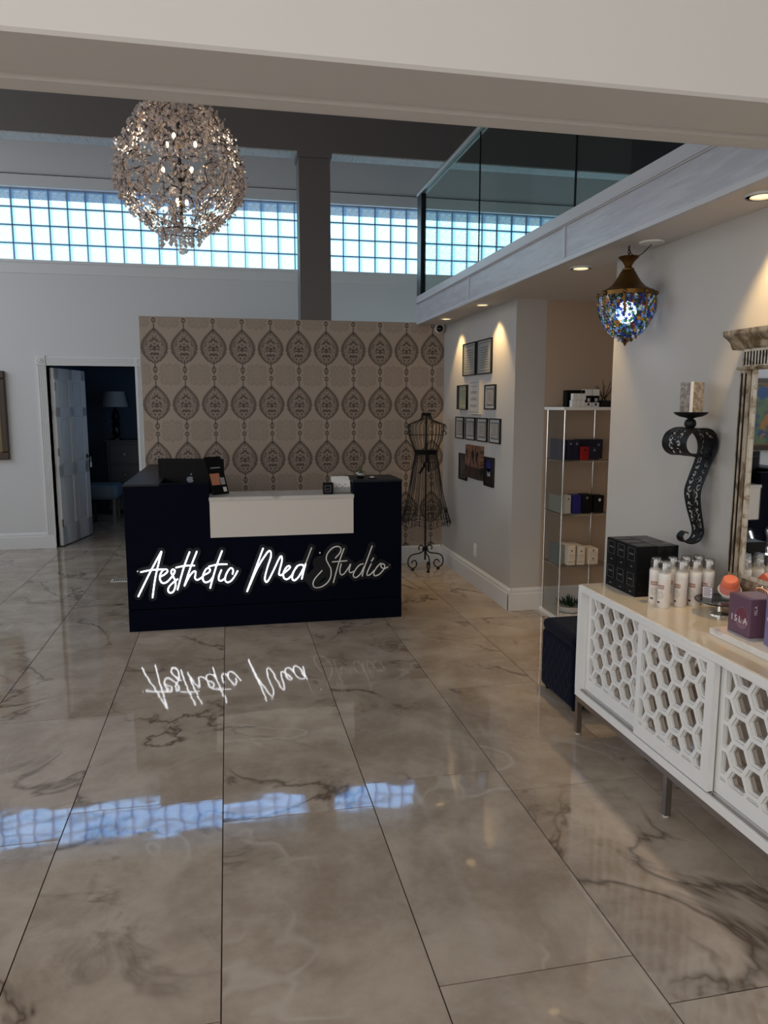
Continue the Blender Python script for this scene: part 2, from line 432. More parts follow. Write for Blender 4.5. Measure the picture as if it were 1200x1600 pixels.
def tag(o, label, cat, group=None, kind=None):
    o['label'] = label; o['category'] = cat
    if group: o['group'] = group
    if kind: o['kind'] = kind
    return o
def thing(name, loc, label, cat, group=None, rotz=0, kind=None):
    o = bpy.data.objects.new(name, None); C.objects.link(o); o.location = loc; o.rotation_euler = (0, 0, rotz); o.empty_display_size = .1
    return tag(o, label, cat, group, kind)
def dup(root, loc, label=None, rotz=None):
    def cp(o, par):
        c = o.copy(); C.objects.link(c); c.parent = par
        for ch in o.children: cp(ch, c)
        return c
    r = cp(root, None); r.location = loc
    if rotz is not None: r.rotation_euler = (0, 0, rotz)
    if label: r['label'] = label
    return r
def struct(mb, name, mat, label, cat='wall', bevel=0): return tag(mb.build(name, mat, None, bevel), label, cat, kind='structure')
def text_mesh(txt, size, mat, name, parent, origin, right, up, spacing=1., depth=.0004):
    cu = bpy.data.curves.new('t', 'FONT'); cu.body = txt; cu.size = size; cu.extrude = depth; cu.align_x = 'CENTER'; cu.align_y = 'CENTER'; cu.space_character = spacing
    t = bpy.data.objects.new('t', cu); C.objects.link(t)
    dg = bpy.context.evaluated_depsgraph_get(); dg.update()
    me = bpy.data.meshes.new_from_object(t.evaluated_get(dg)); bpy.data.objects.remove(t); bpy.data.curves.remove(cu)
    right = Vector(right).normalized(); up = Vector(up).normalized(); nrm = right.cross(up)
    mt = Matrix(((right.x, up.x, nrm.x, origin[0]), (right.y, up.y, nrm.y, origin[1]), (right.z, up.z, nrm.z, origin[2]), (0, 0, 0, 1)))
    me.transform(mt); me.materials.clear(); me.materials.append(MATS[mat]); me.name = name
    o = bpy.data.objects.new(name, me); C.objects.link(o); o.parent = parent
    return o
def spline(pts, per=6):
    """Catmull-Rom through points"""
    P_ = [Vector(p) for p in pts]; out = []
    for i in range(len(P_)-1):
        p0 = P_[max(i-1, 0)]; p1 = P_[i]; p2 = P_[i+1]; p3 = P_[min(i+2, len(P_)-1)]
        for k in range(per):
            t = k/per; out.append(.5*((2*p1) + (p2-p0)*t + (2*p0-5*p1+4*p2-p3)*t*t + (3*p1-p0-3*p2+p3)*t**3))
    out.append(P_[-1]); return out

# ================================================================== THE SETTING
YB = 9.2           # back wall
YP = 7.55          # papered partition
# ---- floor: slab with every tile a part of its own
fl = struct(MB().box(-5.2, 6.2, -2.7, 12.6, -.12, -.003), 'floor', 'grout', 'polished beige marble-look tile floor with dark grout lines', 'floor')
TW, TL, G = .6113, 1.187, .0042
def tile_mesh(wd, ln):
    b = .0003; x1 = wd/2 - G/2; y1 = ln/2 - G/2
    vs = [(-x1, -y1, -.003), (x1, -y1, -.003), (x1, y1, -.003), (-x1, y1, -.003), (-x1, -y1, -b), (x1, -y1, -b), (x1, y1, -b), (-x1, y1, -b),
          (-x1+b, -y1+b, 0), (x1-b, -y1+b, 0), (x1-b, y1-b, 0), (-x1+b, y1-b, 0)]
    fs = [(0, 1, 5, 4), (1, 2, 6, 5), (2, 3, 7, 6), (3, 0, 4, 7), (4, 5, 9, 8), (5, 6, 10, 9), (6, 7, 11, 10), (7, 4, 8, 11), (8, 9, 10, 11)]
    me = bpy.data.meshes.new('tile'); me.from_pydata(vs, [], fs); me.update(); me.materials.append(MATS['floor_marble']); return me
tm = tile_mesh(TW, TL)
for k in range(-7, 6):
    xc = -.062 - TW + TW*k + TW/2
    off = 3.047 if k % 2 == 0 else 2.857
    for j in range(-5, 8):
        yc = off + TL*j + TL/2
        if yc < -2.2 or yc > 12.3: continue
        o = bpy.data.objects.new('tile', tm); C.objects.link(o); o.parent = fl; o.location = (xc, yc, 0)
        o.rotation_euler = (random.uniform(-1, 1)*.0006, random.uniform(-1, 1)*.0006, 0)
# ---- walls
struct(MB().box(-5.2, -1.99, YB, YB+.25, 0, 3.23).box(-1.03, 6.2, YB, YB+.25, 0, 3.23).box(-1.99, -1.03, YB, YB+.25, 2.09, 3.23)
       .box(-5.2, 6.2, YB, YB+.25, 4.01, 5.0).box(-5.2, -3.45, YB, YB+.25, 3.23, 4.01).box(5.2, 6.2, YB, YB+.25, 3.23, 4.01),
       'wall_back', 'wall_paint', 'pale grey back wall with the doorway and the glass block strip')
struct(MB().box(-5.45, -5.2, -2.7, 9.45, 0, 5.6),
       'wall_left', 'wall_paint', 'pale wall of the hall on the far left side')
struct(MB().box(-5.45, 6.4, -2.95, -2.7, 0, 5.6),
       'wall_front', 'wall_paint', 'shop front wall behind the viewer')
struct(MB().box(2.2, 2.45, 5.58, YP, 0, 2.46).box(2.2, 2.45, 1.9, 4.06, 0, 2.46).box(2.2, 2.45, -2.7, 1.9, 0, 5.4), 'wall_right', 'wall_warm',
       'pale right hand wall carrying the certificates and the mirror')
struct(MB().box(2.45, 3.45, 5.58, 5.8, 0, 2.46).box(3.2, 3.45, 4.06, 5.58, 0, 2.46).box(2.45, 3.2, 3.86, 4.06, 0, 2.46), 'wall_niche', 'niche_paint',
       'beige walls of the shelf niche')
struct(MB().box(6.2, 6.4, -2.7, YB+.25, 2.46, 5.4), 'wall_loft', 'wall_paint', 'far side wall of the loft')
pw = struct(MB().box(-.79, 2.2, YP, YP+.3, 0, 2.48), 'wall_partition', 'wallpaper',
            'free-standing partition covered in tan damask wallpaper with dark leaf drops')
struct(MB().box(-5.2, 6.2, 2.32, YB+.25, 4.9, 5.1).box(-5.2, 6.2, -2.7, 2.32, 5.4, 5.6), 'ceiling', 'ceiling_paint', 'plain ceiling high above the hall', 'ceiling')
# header across the front of the hall, with a stepped underside
hp = [(1.918, 5.6), (1.918, 2.478), (1.926, 2.47), (2.140, 2.47), (2.149, 2.481), (2.162, 2.496), (2.182, 2.50), (2.203, 2.493), (2.214, 2.481), (2.272, 2.478), (2.280, 2.491), (2.322, 2.493), (2.322, 5.6)]
struct(MB().prism(hp, lambda a, b, d: (d, a, b), -5.2, 6.2), 'wall_header', 'header_paint', 'white dropped header with stepped moulding spanning the top of the picture')
# beam and column behind the partition
struct(MB().box(-5.2, 6.2, 7.55, 7.76, 4.05, 4.9), 'trim_1', 'taupe', 'dark taupe ceiling beam above the glass block strip', 'beam')
MB().box(-5.2, 6.2, 7.556, 7.755, 4.038, 4.05).build('underside_strip', 'beam_strip', bpy.data.objects['trim_1'])  # paler streaked strip added along the beam's underside
tc = struct(MB().box(.735, 1.038, 7.57, 7.83, 2.48, 4.05), 'trim_2', 'taupe', 'dark taupe square column standing on the papered partition', 'column')
MB((0, 0, 0)).box(.72, 1.053, 7.552, 7.845, 4.0, 4.05).build('capital', 'taupe', tc)

# ---- glass block strip: window_1 with every block a part
wb = tag(MB().box(-3.45, 5.2, YB-.03, YB+.02, 3.205, 3.235).box(-3.45, 5.2, YB-.012, YB+.01, 3.095, 3.205).box(-3.45, 5.2, YB-.02, YB+.02, 4.005, 4.13).build('window_1', 'trim_white'),
         'long strip window of square glass blocks high on the back wall', 'window', kind='structure')
MB().box(-3.45, 5.2, YB-.022, YB-.001, 4.13, 4.136).build('shadow_strip', 'black_matte', wb)  # black strip painted in as the shadow line above the trim
BP = .1942
mo = MB()
for i in range(45):
    x = -2.265 - 6*BP + i*BP
    if x < 5.2: mo.box(x-.0045, x+.0045, YB+.062, YB+.10, 3.235, 4.005)
for j in range(5): mo.box(-3.45, 5.2, YB+.062, YB+.10, 3.235+j*.1925-.0045, 3.235+j*.1925+.0045)
mo.build('mortar_joints', 'mortar', wb)
bs = BP/2-.006; bi = bs-.016
bv = [(-bs, .0, -bs), (bs, .0, -bs), (bs, .0, bs), (-bs, .0, bs), (-bi, -.012, -bi), (bi, -.012, -bi), (bi, -.012, bi), (-bi, -.012, bi)]
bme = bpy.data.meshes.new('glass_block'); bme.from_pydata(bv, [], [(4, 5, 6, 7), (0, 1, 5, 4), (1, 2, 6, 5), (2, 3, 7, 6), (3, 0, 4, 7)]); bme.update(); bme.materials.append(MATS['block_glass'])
for i in range(44):
    for j in range(4):
        x = -2.265 - 6*BP + (i+.5)*BP
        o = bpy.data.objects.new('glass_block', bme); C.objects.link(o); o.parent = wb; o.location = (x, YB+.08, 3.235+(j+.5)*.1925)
tag(MB().box(-3.6, 5.6, YB+.25, YB+.56, 4.01, 4.2).build('trim_3', 'eave'), 'roof eave outside above the glass block strip', 'eave', kind='structure')

# ---- loft: slab, panelled fascia, ledge
XF = 1.905
struct(MB().box(XF+.03, 6.2, 2.322, 5.58, 2.46, 2.70).box(XF+.03, 6.2, 5.58, YP, 2.46, 2.70), 'ceiling_soffit', 'ceiling_paint', 'low soffit under the loft above the right wall', 'ceiling')
fa = tag(MB().box(XF-.004, XF+.03, 2.322, YP, 2.455, 2.482).box(XF-.008, XF+.03, 2.322, YP, 2.655, 2.672).box(XF+.0, XF+.06, 2.322, YP, 2.672, 2.735).box(XF-.018, XF+.06, 2.322, YP, 2.66, 2.672).build('trim_4', 'soffit_white', None, .003),
         'white panelled fascia along the loft edge', 'fascia', kind='structure')
divs = [2.4, 4.13, 5.87, YP-.005]
for a, b in zip(divs[:-1], divs[1:]):
    MB().box(XF+.004, XF+.03, a+.012, b-.012, 2.482, 2.655).build('fascia_panel', 'fascia_wood', fa)
for a in divs[:-1]:
    MB().box(XF-.004, XF+.03, a-.012, a+.012, 2.482, 2.655).build('divider_strip', 'soffit_white', fa)
# glass balustrade
rl = thing('glass_railing', (XF+.02, 5.5, 2.735), 'glass balustrade with slim metal handrail on the loft edge', 'railing')
ro = rl.location
for a, b in ((5.72, 7.40), (4.07, 5.715), (3.46, 4.065)):
    MB(ro).box(XF+.02, XF+.032, a, b, 2.735, 3.69).build('glass_panel', 'rail_glass', rl)
MB(ro).box(XF-.01, XF+.055, 3.46, 7.55, 3.69, 3.725).build('handrail', 'rail_metal', rl, .006)
MB(ro).box(XF-.012, XF+.0, 3.46, 7.55, 3.715, 3.735).build('handrail_trim', 'chrome', rl)
MB(ro).box(XF+.0, XF+.05, 7.40, 7.55, 2.735, 3.69).build('end_post', 'dark_metal', rl)
for y in (5.7175, 4.0675): MB(ro).box(XF+.021, XF+.031, y-.004, y+.004, 2.735, 3.69).build('glass_joint', 'black_matte', rl)
tag(MB((XF+.02, 3.2, 2.735)).box(XF+.015, XF+.045, 2.95, 3.45, 2.735, 3.7).build('loft_panel', 'black_matte'), 'black upright panel at the near end of the glass balustrade', 'panel')

# ---- baseboards
def base_prof(h=.185, t=.018): return [(0, 0), (t, 0), (t, h-.05), (t*.75, h-.04), (t*.75, h-.022), (t*.35, h-.008), (t*.2, h), (0, h)]
def baseboard(name, label, segs):
    m = MB()
    for ax, a, b, c, sgn in segs:
        if ax == 'x': m.prism(base_prof(), lambda p, q, d: (d, c + sgn*p, q), a, b)
        else: m.prism(base_prof(), lambda p, q, d: (c + sgn*p, d, q), a, b)
    return struct(m, name, 'trim_white', label, 'baseboard')
baseboard('baseboard_right', 'white moulded baseboard under the certificates wall', [('y', 5.56, YP, 2.2, -1), ('y', -2.7, 4.06, 2.2, -1)])
baseboard('baseboard_partition', 'white moulded baseboard under the wallpaper', [('x', -.79, 2.182, YP, -1)])
baseboard('baseboard_niche', 'white moulded baseboard inside the shelf niche', [('x', 2.182, 3.2, 5.58, -1), ('y', 4.06, 5.56, 3.2, -1)])
baseboard('baseboard_back', 'white moulded baseboard left of the doorway', [('x', -5.2, -2.085, YB, -1), ('x', -.93, 6.2, YB, -1)])

# ---- doorway casing and open six-panel door
cs = struct(MB().box(-2.015, -1.99, YB-.02, YB+.25, 0, 2.09).box(-1.03, -1.005, YB-.02, YB+.25, 0, 2.09).box(-2.015, -1.005, YB-.02, YB+.25, 2.09, 2.115),
            'trim_5', 'trim_white', 'white fluted casing with corner rosettes around the doorway', 'door casing')
for x0, x1 in ((-2.09, -1.997), (-1.023, -.93)):
    MB().box(x0, x1, YB-.018, YB, .15, 2.095).build('casing_board', 'trim_white', cs)
    for k in range(4):
        xx = x0+.014+k*.0195
        MB().box(xx, xx+.010, YB-.026, YB-.017, .155, 2.09).build('reed', 'trim_white', cs)
    MB().box(x0-.006, x1+.004, YB-.028, YB, 0, .15).build('plinth_block', 'trim_white', cs)
    MB().box(x0-.006, x1+.006, YB-.034, YB, 2.092, 2.198).build('corner_block', 'trim_white', cs, .003)
    MB().lathe([(.034, -.040), (.034, -.034), (.026, -.046), (.018, -.036), (.012, -.048), (.001, -.05)], ((x0+x1)/2, YB, 2.145), 20, 'Y').build('rosette', 'trim_white', cs)
MB().box(-1.99, -1.03, YB-.018, YB, 2.10, 2.19).build('head_board', 'trim_white', cs)
for k in range(4): MB().box(-1.99, -1.03, YB-.026, YB-.017, 2.109+k*.0195, 2.119+k*.0195).build('reed', 'trim_white', cs)
ang = math.atan2(10.08-9.24, -1.76+1.945)
dr = thing('door_1', (-1.945, 9.245, .012), 'white six-panel door standing open into the dark room', 'door', kind='structure', rotz=ang)
DW, DH = .86, 2.055
MB().box(0, DW, -.012, .012, 0, DH).build('leaf', 'trim_white', dr)
st = MB()
for s in (-1, 1):
    y0, y1 = (.012, .025) if s > 0 else (-.025, -.012)
    for a, b in ((0, .115), (.375, .485), (.745, DW)): st.box(a, b, y0, y1, 0, DH)
    for a, b in ((0, .23), (.80, .95), (1.50, 1.61), (1.93, DH)): st.box(0, DW, y0, y1+.0005*s, a, b)
st.build('frame', 'trim_white', dr, .002)
for a, b in ((.145, .345), (.515, .715)):
    for c, d in ((.26, .77), (.98, 1.47), (1.64, 1.90)):
        MB().box(a, b, -.019, .019, c, d).build('raised_panel', 'trim_white', dr, .006)
for zz in (.22, 1.05, 1.80): MB().box(-.012, .012, -.032, -.022, zz, zz+.09).build('hinge', 'hinge', dr)
MB().tube([(.80, -.02, 1.0), (.80, -.065, 1.0), (.70, -.07, 1.0)], .009, 8).lathe([(.028, 0), (.028, .008)], (.80, -.028, 1.0), 16, 'Y').build('handle', 'dark_metal', dr)
MB().box(.792, .806, -.072, -.069, .90, .99).box(.78, .82, -.074, -.068, .86, .92).build('key_tag', 'white_matte', dr)

# ---- dark side room
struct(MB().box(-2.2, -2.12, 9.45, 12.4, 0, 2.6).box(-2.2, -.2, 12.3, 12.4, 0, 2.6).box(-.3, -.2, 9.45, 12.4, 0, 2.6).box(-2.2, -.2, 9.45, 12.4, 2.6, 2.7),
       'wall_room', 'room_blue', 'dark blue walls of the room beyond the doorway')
area('side_room_fill', (-.36, 10.6, 1.6), (math.radians(90), 0, math.radians(90)), 1.2, 1.2, 3.6, (.45, .68, 1.0))  # added blue lamp brightening the room, no window built here
dz = thing('dresser', (-1.25, 12.05, 0), 'dark dresser with drawers in the blue room', 'dresser')
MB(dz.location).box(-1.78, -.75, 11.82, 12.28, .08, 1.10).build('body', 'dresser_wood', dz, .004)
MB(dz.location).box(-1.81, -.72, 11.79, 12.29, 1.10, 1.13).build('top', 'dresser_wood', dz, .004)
for k in range(3):
    d_ = MB(dz.location).box(-1.74, -.79, 11.80, 11.82, .16+k*.31, .44+k*.31).build('drawer', 'dresser_wood', dz, .006)
    for kx in (-1.52, -1.0): MB(dz.location).lathe([(.03, -.03), (.035, -.015), (.01, 0)], (kx, 11.80, .30+k*.31), 12, 'Y').build('knob', 'dark_metal', d_)
for x in (-1.75, -.80):
    for y in (11.85, 12.22): MB(dz.location).box(x, x+.05, y, y+.05, 0, .08).build('foot', 'dresser_wood', dz)
lp = thing('table_lamp', (-1.66, 12.02, 1.13), 'table lamp with a wide pale shade on the dark dresser', 'lamp')
MB(lp.location).lathe([(.09, 1.13), (.09, 1.15), (.03, 1.17)] + [(.04 + .03*math.sin(k*1.9)**2, 1.18+k*.045) for k in range(9)] + [(.012, 1.60), (.012, 1.64)], (-1.66, 12.02, 0), 16).build('base', 'black_gloss', lp)
MB(lp.location).lathe([(.19, 1.62), (.145, 1.85), (.140, 1.85), (.185, 1.62)], (-1.66, 12.02, 0), 28, cap=False).build('lamp_shade', 'shade', lp)
bn = thing('bench', (-1.72, 11.0, 0), 'upholstered bench with a pale blue seat just inside the doorway', 'bench')
MB(bn.location).box(-1.95, -1.5, 10.72, 11.28, .36, .56).build('seat', 'bench_blue', bn, .05)
for x in (-1.90, -1.58):
    for y in (10.78, 11.18): MB(bn.location).box(x, x+.04, y, y+.04, 0, .37).build('leg', 'dresser_wood', bn)

# ---- painting on the back wall
pt = thing('framed_painting', (-3.1, YB, 1.53), 'large framed painting on the back wall at the left edge', 'painting')
MB(pt.location).box(-3.74, -2.50, YB-.03, YB-.02, 1.12, 1.94).build('canvas', 'painting', pt)
fr = MB(pt.location)
for (x0, x1, z0, z1) in ((-3.82, -2.425, 1.94, 2.025), (-3.82, -2.425, 1.035, 1.12), (-3.82, -3.74, 1.12, 1.94), (-2.505, -2.425, 1.12, 1.94)):
    MB(pt.location).box(x0, x1, YB-.055, YB, z0, z1).build('frame_rail', 'gold_dark', pt, .012)
for (x0, x1, z0, z1) in ((-3.75, -2.495, 1.935, 1.955), (-3.75, -2.495, 1.105, 1.125), (-3.755, -3.735, 1.1, 1.95), (-2.51, -2.49, 1.1, 1.95)):
    MB(pt.location).box(x0, x1, YB-.058, YB-.02, z0, z1).build('inner_bead', 'gold_light', pt)

# ---- small fixtures
sv = tag(MB((-1.04, 7.3, 0)).box(-1.12, -.90, 7.25, 7.36, .0005, .006).build('floor_vent', 'outlet_white'), 'white floor vent register beside the desk', 'vent')
for k in range(9): MB((-1.04, 7.3, 0)).box(-1.095+k*.02, -1.085+k*.02, 7.265, 7.345, .006, .0075).build('slot', 'black_matte', sv)
ou = tag(MB((2.2, 6.455, .33)).box(2.194, 2.2, 6.42, 6.49, .275, .392).build('wall_outlet', 'outlet_white', None, .002), 'white wall outlet low under the certificates', 'outlet')
for zz in (.303, .343): MB((2.2, 6.455, .33)).box(2.192, 2.195, 6.438, 6.472, zz, zz+.026).build('socket', 'white_matte', ou)
sk = thing('security_camera', (2.15, 7.55, 2.43), 'small white dome camera in the corner above the wallpaper', 'camera')
MB(sk.location).lathe([(.048, 0), (.048, -.03), (.042, -.045)], (2.145, 7.55, 2.425), 20, 'Y').build('housing', 'white_matte', sk)
MB(sk.location).ball((2.135, 7.50, 2.42), .036, 16).build('lens_dome', 'black_gloss', sk)

# ---- recessed downlights in the soffit
SPOTS = [(2.045, 6.97, 'recessed downlight nearest the papered wall', 26), (2.05, 5.95, 'recessed downlight above the certificates', 30),
         (2.08, 4.27, 'recessed downlight in front of the shelf niche', 45), (2.06, 2.69, 'recessed downlight above the mirror', 34)]
for x, y, lb, pw_ in SPOTS:
    t = thing('downlight', (x, y, 2.46), lb, 'downlight', 'recessed downlights in the soffit')
    MB(t.location).lathe([(.062, 2.452), (.066, 2.458), (.066, 2.46), (.045, 2.46), (.045, 2.452)], (x, y, 0), 28, cap=False).build('trim_ring', 'trim_white', t)
    MB(t.location).lathe([(.044, 2.4575), (.001, 2.4575)], (x, y, 0), 24, cap=False).build('lamp', 'downlight_glow', t)
    l = bpy.data.lights.new('downlight_beam', 'SPOT'); l.energy = pw_; l.color = (1.0, .67, .29); l.spot_size = math.radians(76); l.spot_blend = .45; l.shadow_soft_size = .045
    o = bpy.data.objects.new('downlight_beam', l); C.objects.link(o); o.parent = t; o.location = (0, 0, -.012); o.rotation_euler = (0, math.radians(-13), 0)

# ================================================================== RECEPTION DESK
YD = 5.58
dk = thing('reception_desk', (.28, YD, 0), 'navy reception desk with a white counter section', 'desk')
do = dk.location
fp = [(-.745, .165), (1.30, .165), (1.30, 1.085), (.921, 1.085), (.921, .683), (-.146, .683), (-.146, 1.085), (-.745, 1.085)]
MB(do).prism(fp, lambda a, b, d: (a, d, b), YD, YD+.06).build('front_panel', 'navy', dk, .002)
MB(do).box(-.745, 1.30, YD-.006, YD+.06, 0, .16).build('plinth', 'navy', dk, .002)
MB(do).box(-.745, -.50, YD+.06, 7.48, 0, 1.07).build('side_wing', 'navy', dk)
MB(do).box(-.748, -.495, YD-.001, 7.485, 1.07, 1.086).build('wing_top', 'navy_dark', dk, .002)
MB(do).box(.921, 1.30, YD+.06, YD+.42, 0, 1.07).build('end_block', 'navy', dk)
MB(do).box(.918, 1.303, YD-.001, YD+.43, 1.07, 1.086).build('end_top', 'navy_dark', dk, .002)
MB(do).box(-.145, .92, YD-.012, YD+.03, .683, .955).build('white_panel', 'white_laminate', dk)
MB(do).box(-.149, .924, YD-.022, YD+.34, .955, .982).build('counter_top', 'counter_marble', dk, .002)
MB(do).box(-.495, .92, YD+.06, 6.35, .70, .735).build('work_surface', 'navy_dark', dk)

# ---- neon script sign, traced stroke by stroke on the desk front
CA = lambda l: [(210+a/5.714, 840+b/5.714) for a, b in l]
CB = lambda l: [(380+a/5.0, 840+b/5.0) for a, b in l]
LET = [  # letter, lit, strokes in photo pixels
 ('A', 1, [CA([(35, 525), (140, 310), (240, 125)]), CA([(242, 128), (215, 235), (185, 370), (162, 535)]), CA([(58, 308), (150, 290), (258, 283)])]),
 ('e', 1, [CA([(228, 350), (268, 330), (296, 302), (283, 283), (253, 293), (231, 332), (229, 375), (250, 405), (285, 400), (318, 370)])]),
 ('s', 1, [CA([(318, 370), (352, 325), (360, 292), (338, 286), (328, 312), (348, 350), (366, 395), (364, 445), (343, 486), (312, 491), (300, 462), (325, 420), (385, 372)])]),
 ('t', 1, [CA([(492, 130), (440, 270), (385, 465)]), CA([(372, 268), (450, 252), (535, 250)])]),
 ('h', 1, [CA([(557, 125), (500, 270), (447, 430)]), CA([(450, 425), (485, 355), (522, 308), (546, 302), (544, 335), (541, 362), (560, 378), (592, 363), (622, 333)])]),
 ('e', 1, [CA([(622, 333), (660, 315), (676, 292), (662, 272), (638, 284), (615, 330), (612, 375), (635, 400), (675, 385), (702, 350)])]),
 ('t', 1, [CA([(782, 120), (730, 260), (690, 400), (677, 450)]), CA([(665, 258), (740, 241), (825, 238)])]),
 ('i', 1, [CA([(776, 290), (756, 340), (753, 375), (775, 386), (806, 365)])]),
 ('c', 1, [CA([(876, 325), (882, 292), (865, 271), (840, 290), (815, 340), (811, 383), (835, 400), (870, 380), (903, 332), (921, 298)])]),
 ('M', 1, [CB([(30, 420), (75, 300), (155, 85)]), CB([(32, 418), (110, 240), (188, 117), (213, 108), (216, 150), (190, 230), (170, 310), (176, 345), (196, 335), (236, 258), (280, 165), (299, 146), (303, 180), (286, 250), (280, 288), (296, 295)])]),
 ('e', 1, [CB([(296, 295), (330, 268), (364, 238), (358, 220), (335, 236), (315, 275), (318, 315), (345, 325), (378, 298)])]),
 ('d', 1, [CB([(378, 298), (420, 225), (462, 212), (468, 222)]), CB([(420, 228), (395, 265), (382, 315), (400, 335), (436, 303), (472, 238)]), CB([(488, 205), (470, 270), (458, 322)])]),
 ('d', 0, [CB([(535, 80), (512, 140), (489, 202)])]),
 ('S', 0, [CB([(720, 160), (754, 122), (764, 86), (740, 69), (700, 80), (662, 120), (649, 165), (665, 205), (685, 245), (685, 300), (660, 350), (610, 385), (562, 390), (546, 362), (562, 320), (616, 258)])]),
 ('t', 0, [CB([(788, 85), (745, 205), (705, 350)]), CB([(698, 190), (810, 181)])]),
 ('u', 0, [CB([(766, 205), (755, 260), (766, 290), (790, 280), (826, 230), (840, 207), (828, 255), (838, 274), (862, 264)])]),
 ('d', 0, [CB([(938, 205), (905, 217), (872, 260), (860, 298), (880, 312), (915, 285), (945, 226)]), CB([(1008, 65), (970, 170), (945, 240), (930, 300)])]),
 ('i', 0, [CB([(1000, 205), (970, 270), (971, 295), (995, 286), (1022, 258)]), CB([(1003, 184), (1018, 160)])]),
 ('o', 0, [CB([(1075, 200), (1045, 230), (1020, 275), (1030, 298), (1065, 285), (1100, 245), (1105, 215), (1086, 205), (1076, 225), (1100, 243), (1130, 229)])]),
]
sg = thing('neon_sign', (.25, YD-.006, .40), 'script neon sign reading Aesthetic Med Studio, white lit letters then unlit grey ones', 'sign')
so = sg.location; YN = YD-.022
allp = []
for ch, lit, strokes in LET:
    m = MB(so)
    for s in strokes:
        pts = [on_y(u, v, YN) for u, v in s]; sp = spline(pts, 5)
        allp += [(p.x, p.z) for p in spline(pts, 8)]
        r = .0052 if lit else .0050
        m.tube(sp, r, 8); m.ball(sp[0], r, 8); m.ball(sp[-1], r, 8)
    m.build('neon_letter', 'neon_on' if lit else 'neon_off', sg)
# clear dark backing cut to an outline around the letters (marching squares on a grid)
A_ = np.array(allp); h_ = .008; rad = .030
x0, z0 = A_[:, 0].min()-.06, A_[:, 1].min()-.06; nx = int((A_[:, 0].max()+.06-x0)/h_)+1; nz = int((A_[:, 1].max()+.06-z0)/h_)+1
gx, gz = np.meshgrid(x0+h_*np.arange(nx), z0+h_*np.arange(nz), indexing='ij')
dd = np.full(gx.shape, 9.)
for a, b in A_: dd = np.minimum(dd, np.hypot(gx-a, gz-b))
# the plate also fills the gap between the two words of the unlit half
for u in np.linspace(0, 1, 12):
    q = on_y(488+u*36, 905-u*30, YN); q2 = on_y(500+u*18, 880+u*6, YN)
    for q_ in (q, q2): dd = np.minimum(dd, np.hypot(gx-q_.x, gz-q_.z)-.025)
F = rad-dd; bk = MB(so); YB0 = YD-.0105
for i in range(nx-1):
    for j in range(nz-1):
        cn = [(i, j), (i+1, j), (i+1, j+1), (i, j+1)]; fv = [F[c] for c in cn]
        if max(fv) <= 0: continue
        poly = []
        for k in range(4):
            a, b = cn[k], cn[(k+1) % 4]; fa_, fb_ = F[a], F[b]
            if fa_ > 0: poly.append((gx[a], gz[a]))
            if (fa_ > 0) != (fb_ > 0):
                t = fa_/(fa_-fb_); poly.append((gx[a]+(gx[b]-gx[a])*t, gz[a]+(gz[b]-gz[a])*t))
        if len(poly) >= 3: bk.add([(p[0], YB0, p[1]) for p in poly], [tuple(range(len(poly)))])
bko = bk.build('acrylic_backing', 'acrylic_dark', sg)
sd = bko.modifiers.new('solid', 'SOLIDIFY'); sd.thickness = .004; sd.offset = 0
wl = bko.modifiers.new('weld', 'WELD'); wl.merge_threshold = .0005
bko.modifiers.move(1, 0)
for u, v in ((215, 893), (500, 864), (609, 883)):
    p = on_y(u, v, YN); MB(so).lathe([(.006, -.006), (.006, .010)], (p.x, YD-.010, p.z), 10, 'Y').build('standoff_screw', 'chrome', sg)

# ---- things on the desk
im = thing('desktop_computer', (-.29, 6.05, .735), 'black desktop computer seen from behind on the reception desk', 'computer', rotz=math.radians(-14))
MB().box(-.26, .26, -.012, .012, .14, .50).build('screen_body', 'black_matte', im, .008)
MB().box(-.22, .22, -.03, -.010, .18, .46).build('back_shell', 'black_matte', im, .02)
MB().box(-.09, .09, .0, .012, .02, .20).build('stand_neck', 'dark_metal', im)
MB().box(-.11, .11, -.02, .15, 0, .012).build('stand_foot', 'dark_metal', im)
lg = MB()
ap = []
for k in range(40):
    t = 2*PI*k/40; r = .026*(1 + .10*math.cos(2*t) - .14*math.exp(-((t-PI/2)/.35)**2) - .09*math.exp(-((t-1.5*PI)/.3)**2))
    x_, z_ = r*math.cos(t)*.98, r*math.sin(t)*1.05
    q = (x_-.031, z_-.004)                       # bite on the (seen) right side
    if math.hypot(x_-.031, z_-.004) < .014:
        aa = math.atan2(z_-.004, x_-.031); x_, z_ = .031+.014*math.cos(aa if abs(aa) > .5 else PI), .004+.014*math.sin(aa)
    ap.append((x_, z_))
lg.prism(ap, lambda a, b, d: (a, d, .338+b), -.0325, -.030)
lg.prism([(.002, .032), (.004, .044), (.014, .050), (.013, .039)], lambda a, b, d: (a, d, .338+b), -.0325, -.030)
lg.build('fruit_logo', 'grey_mark', im)

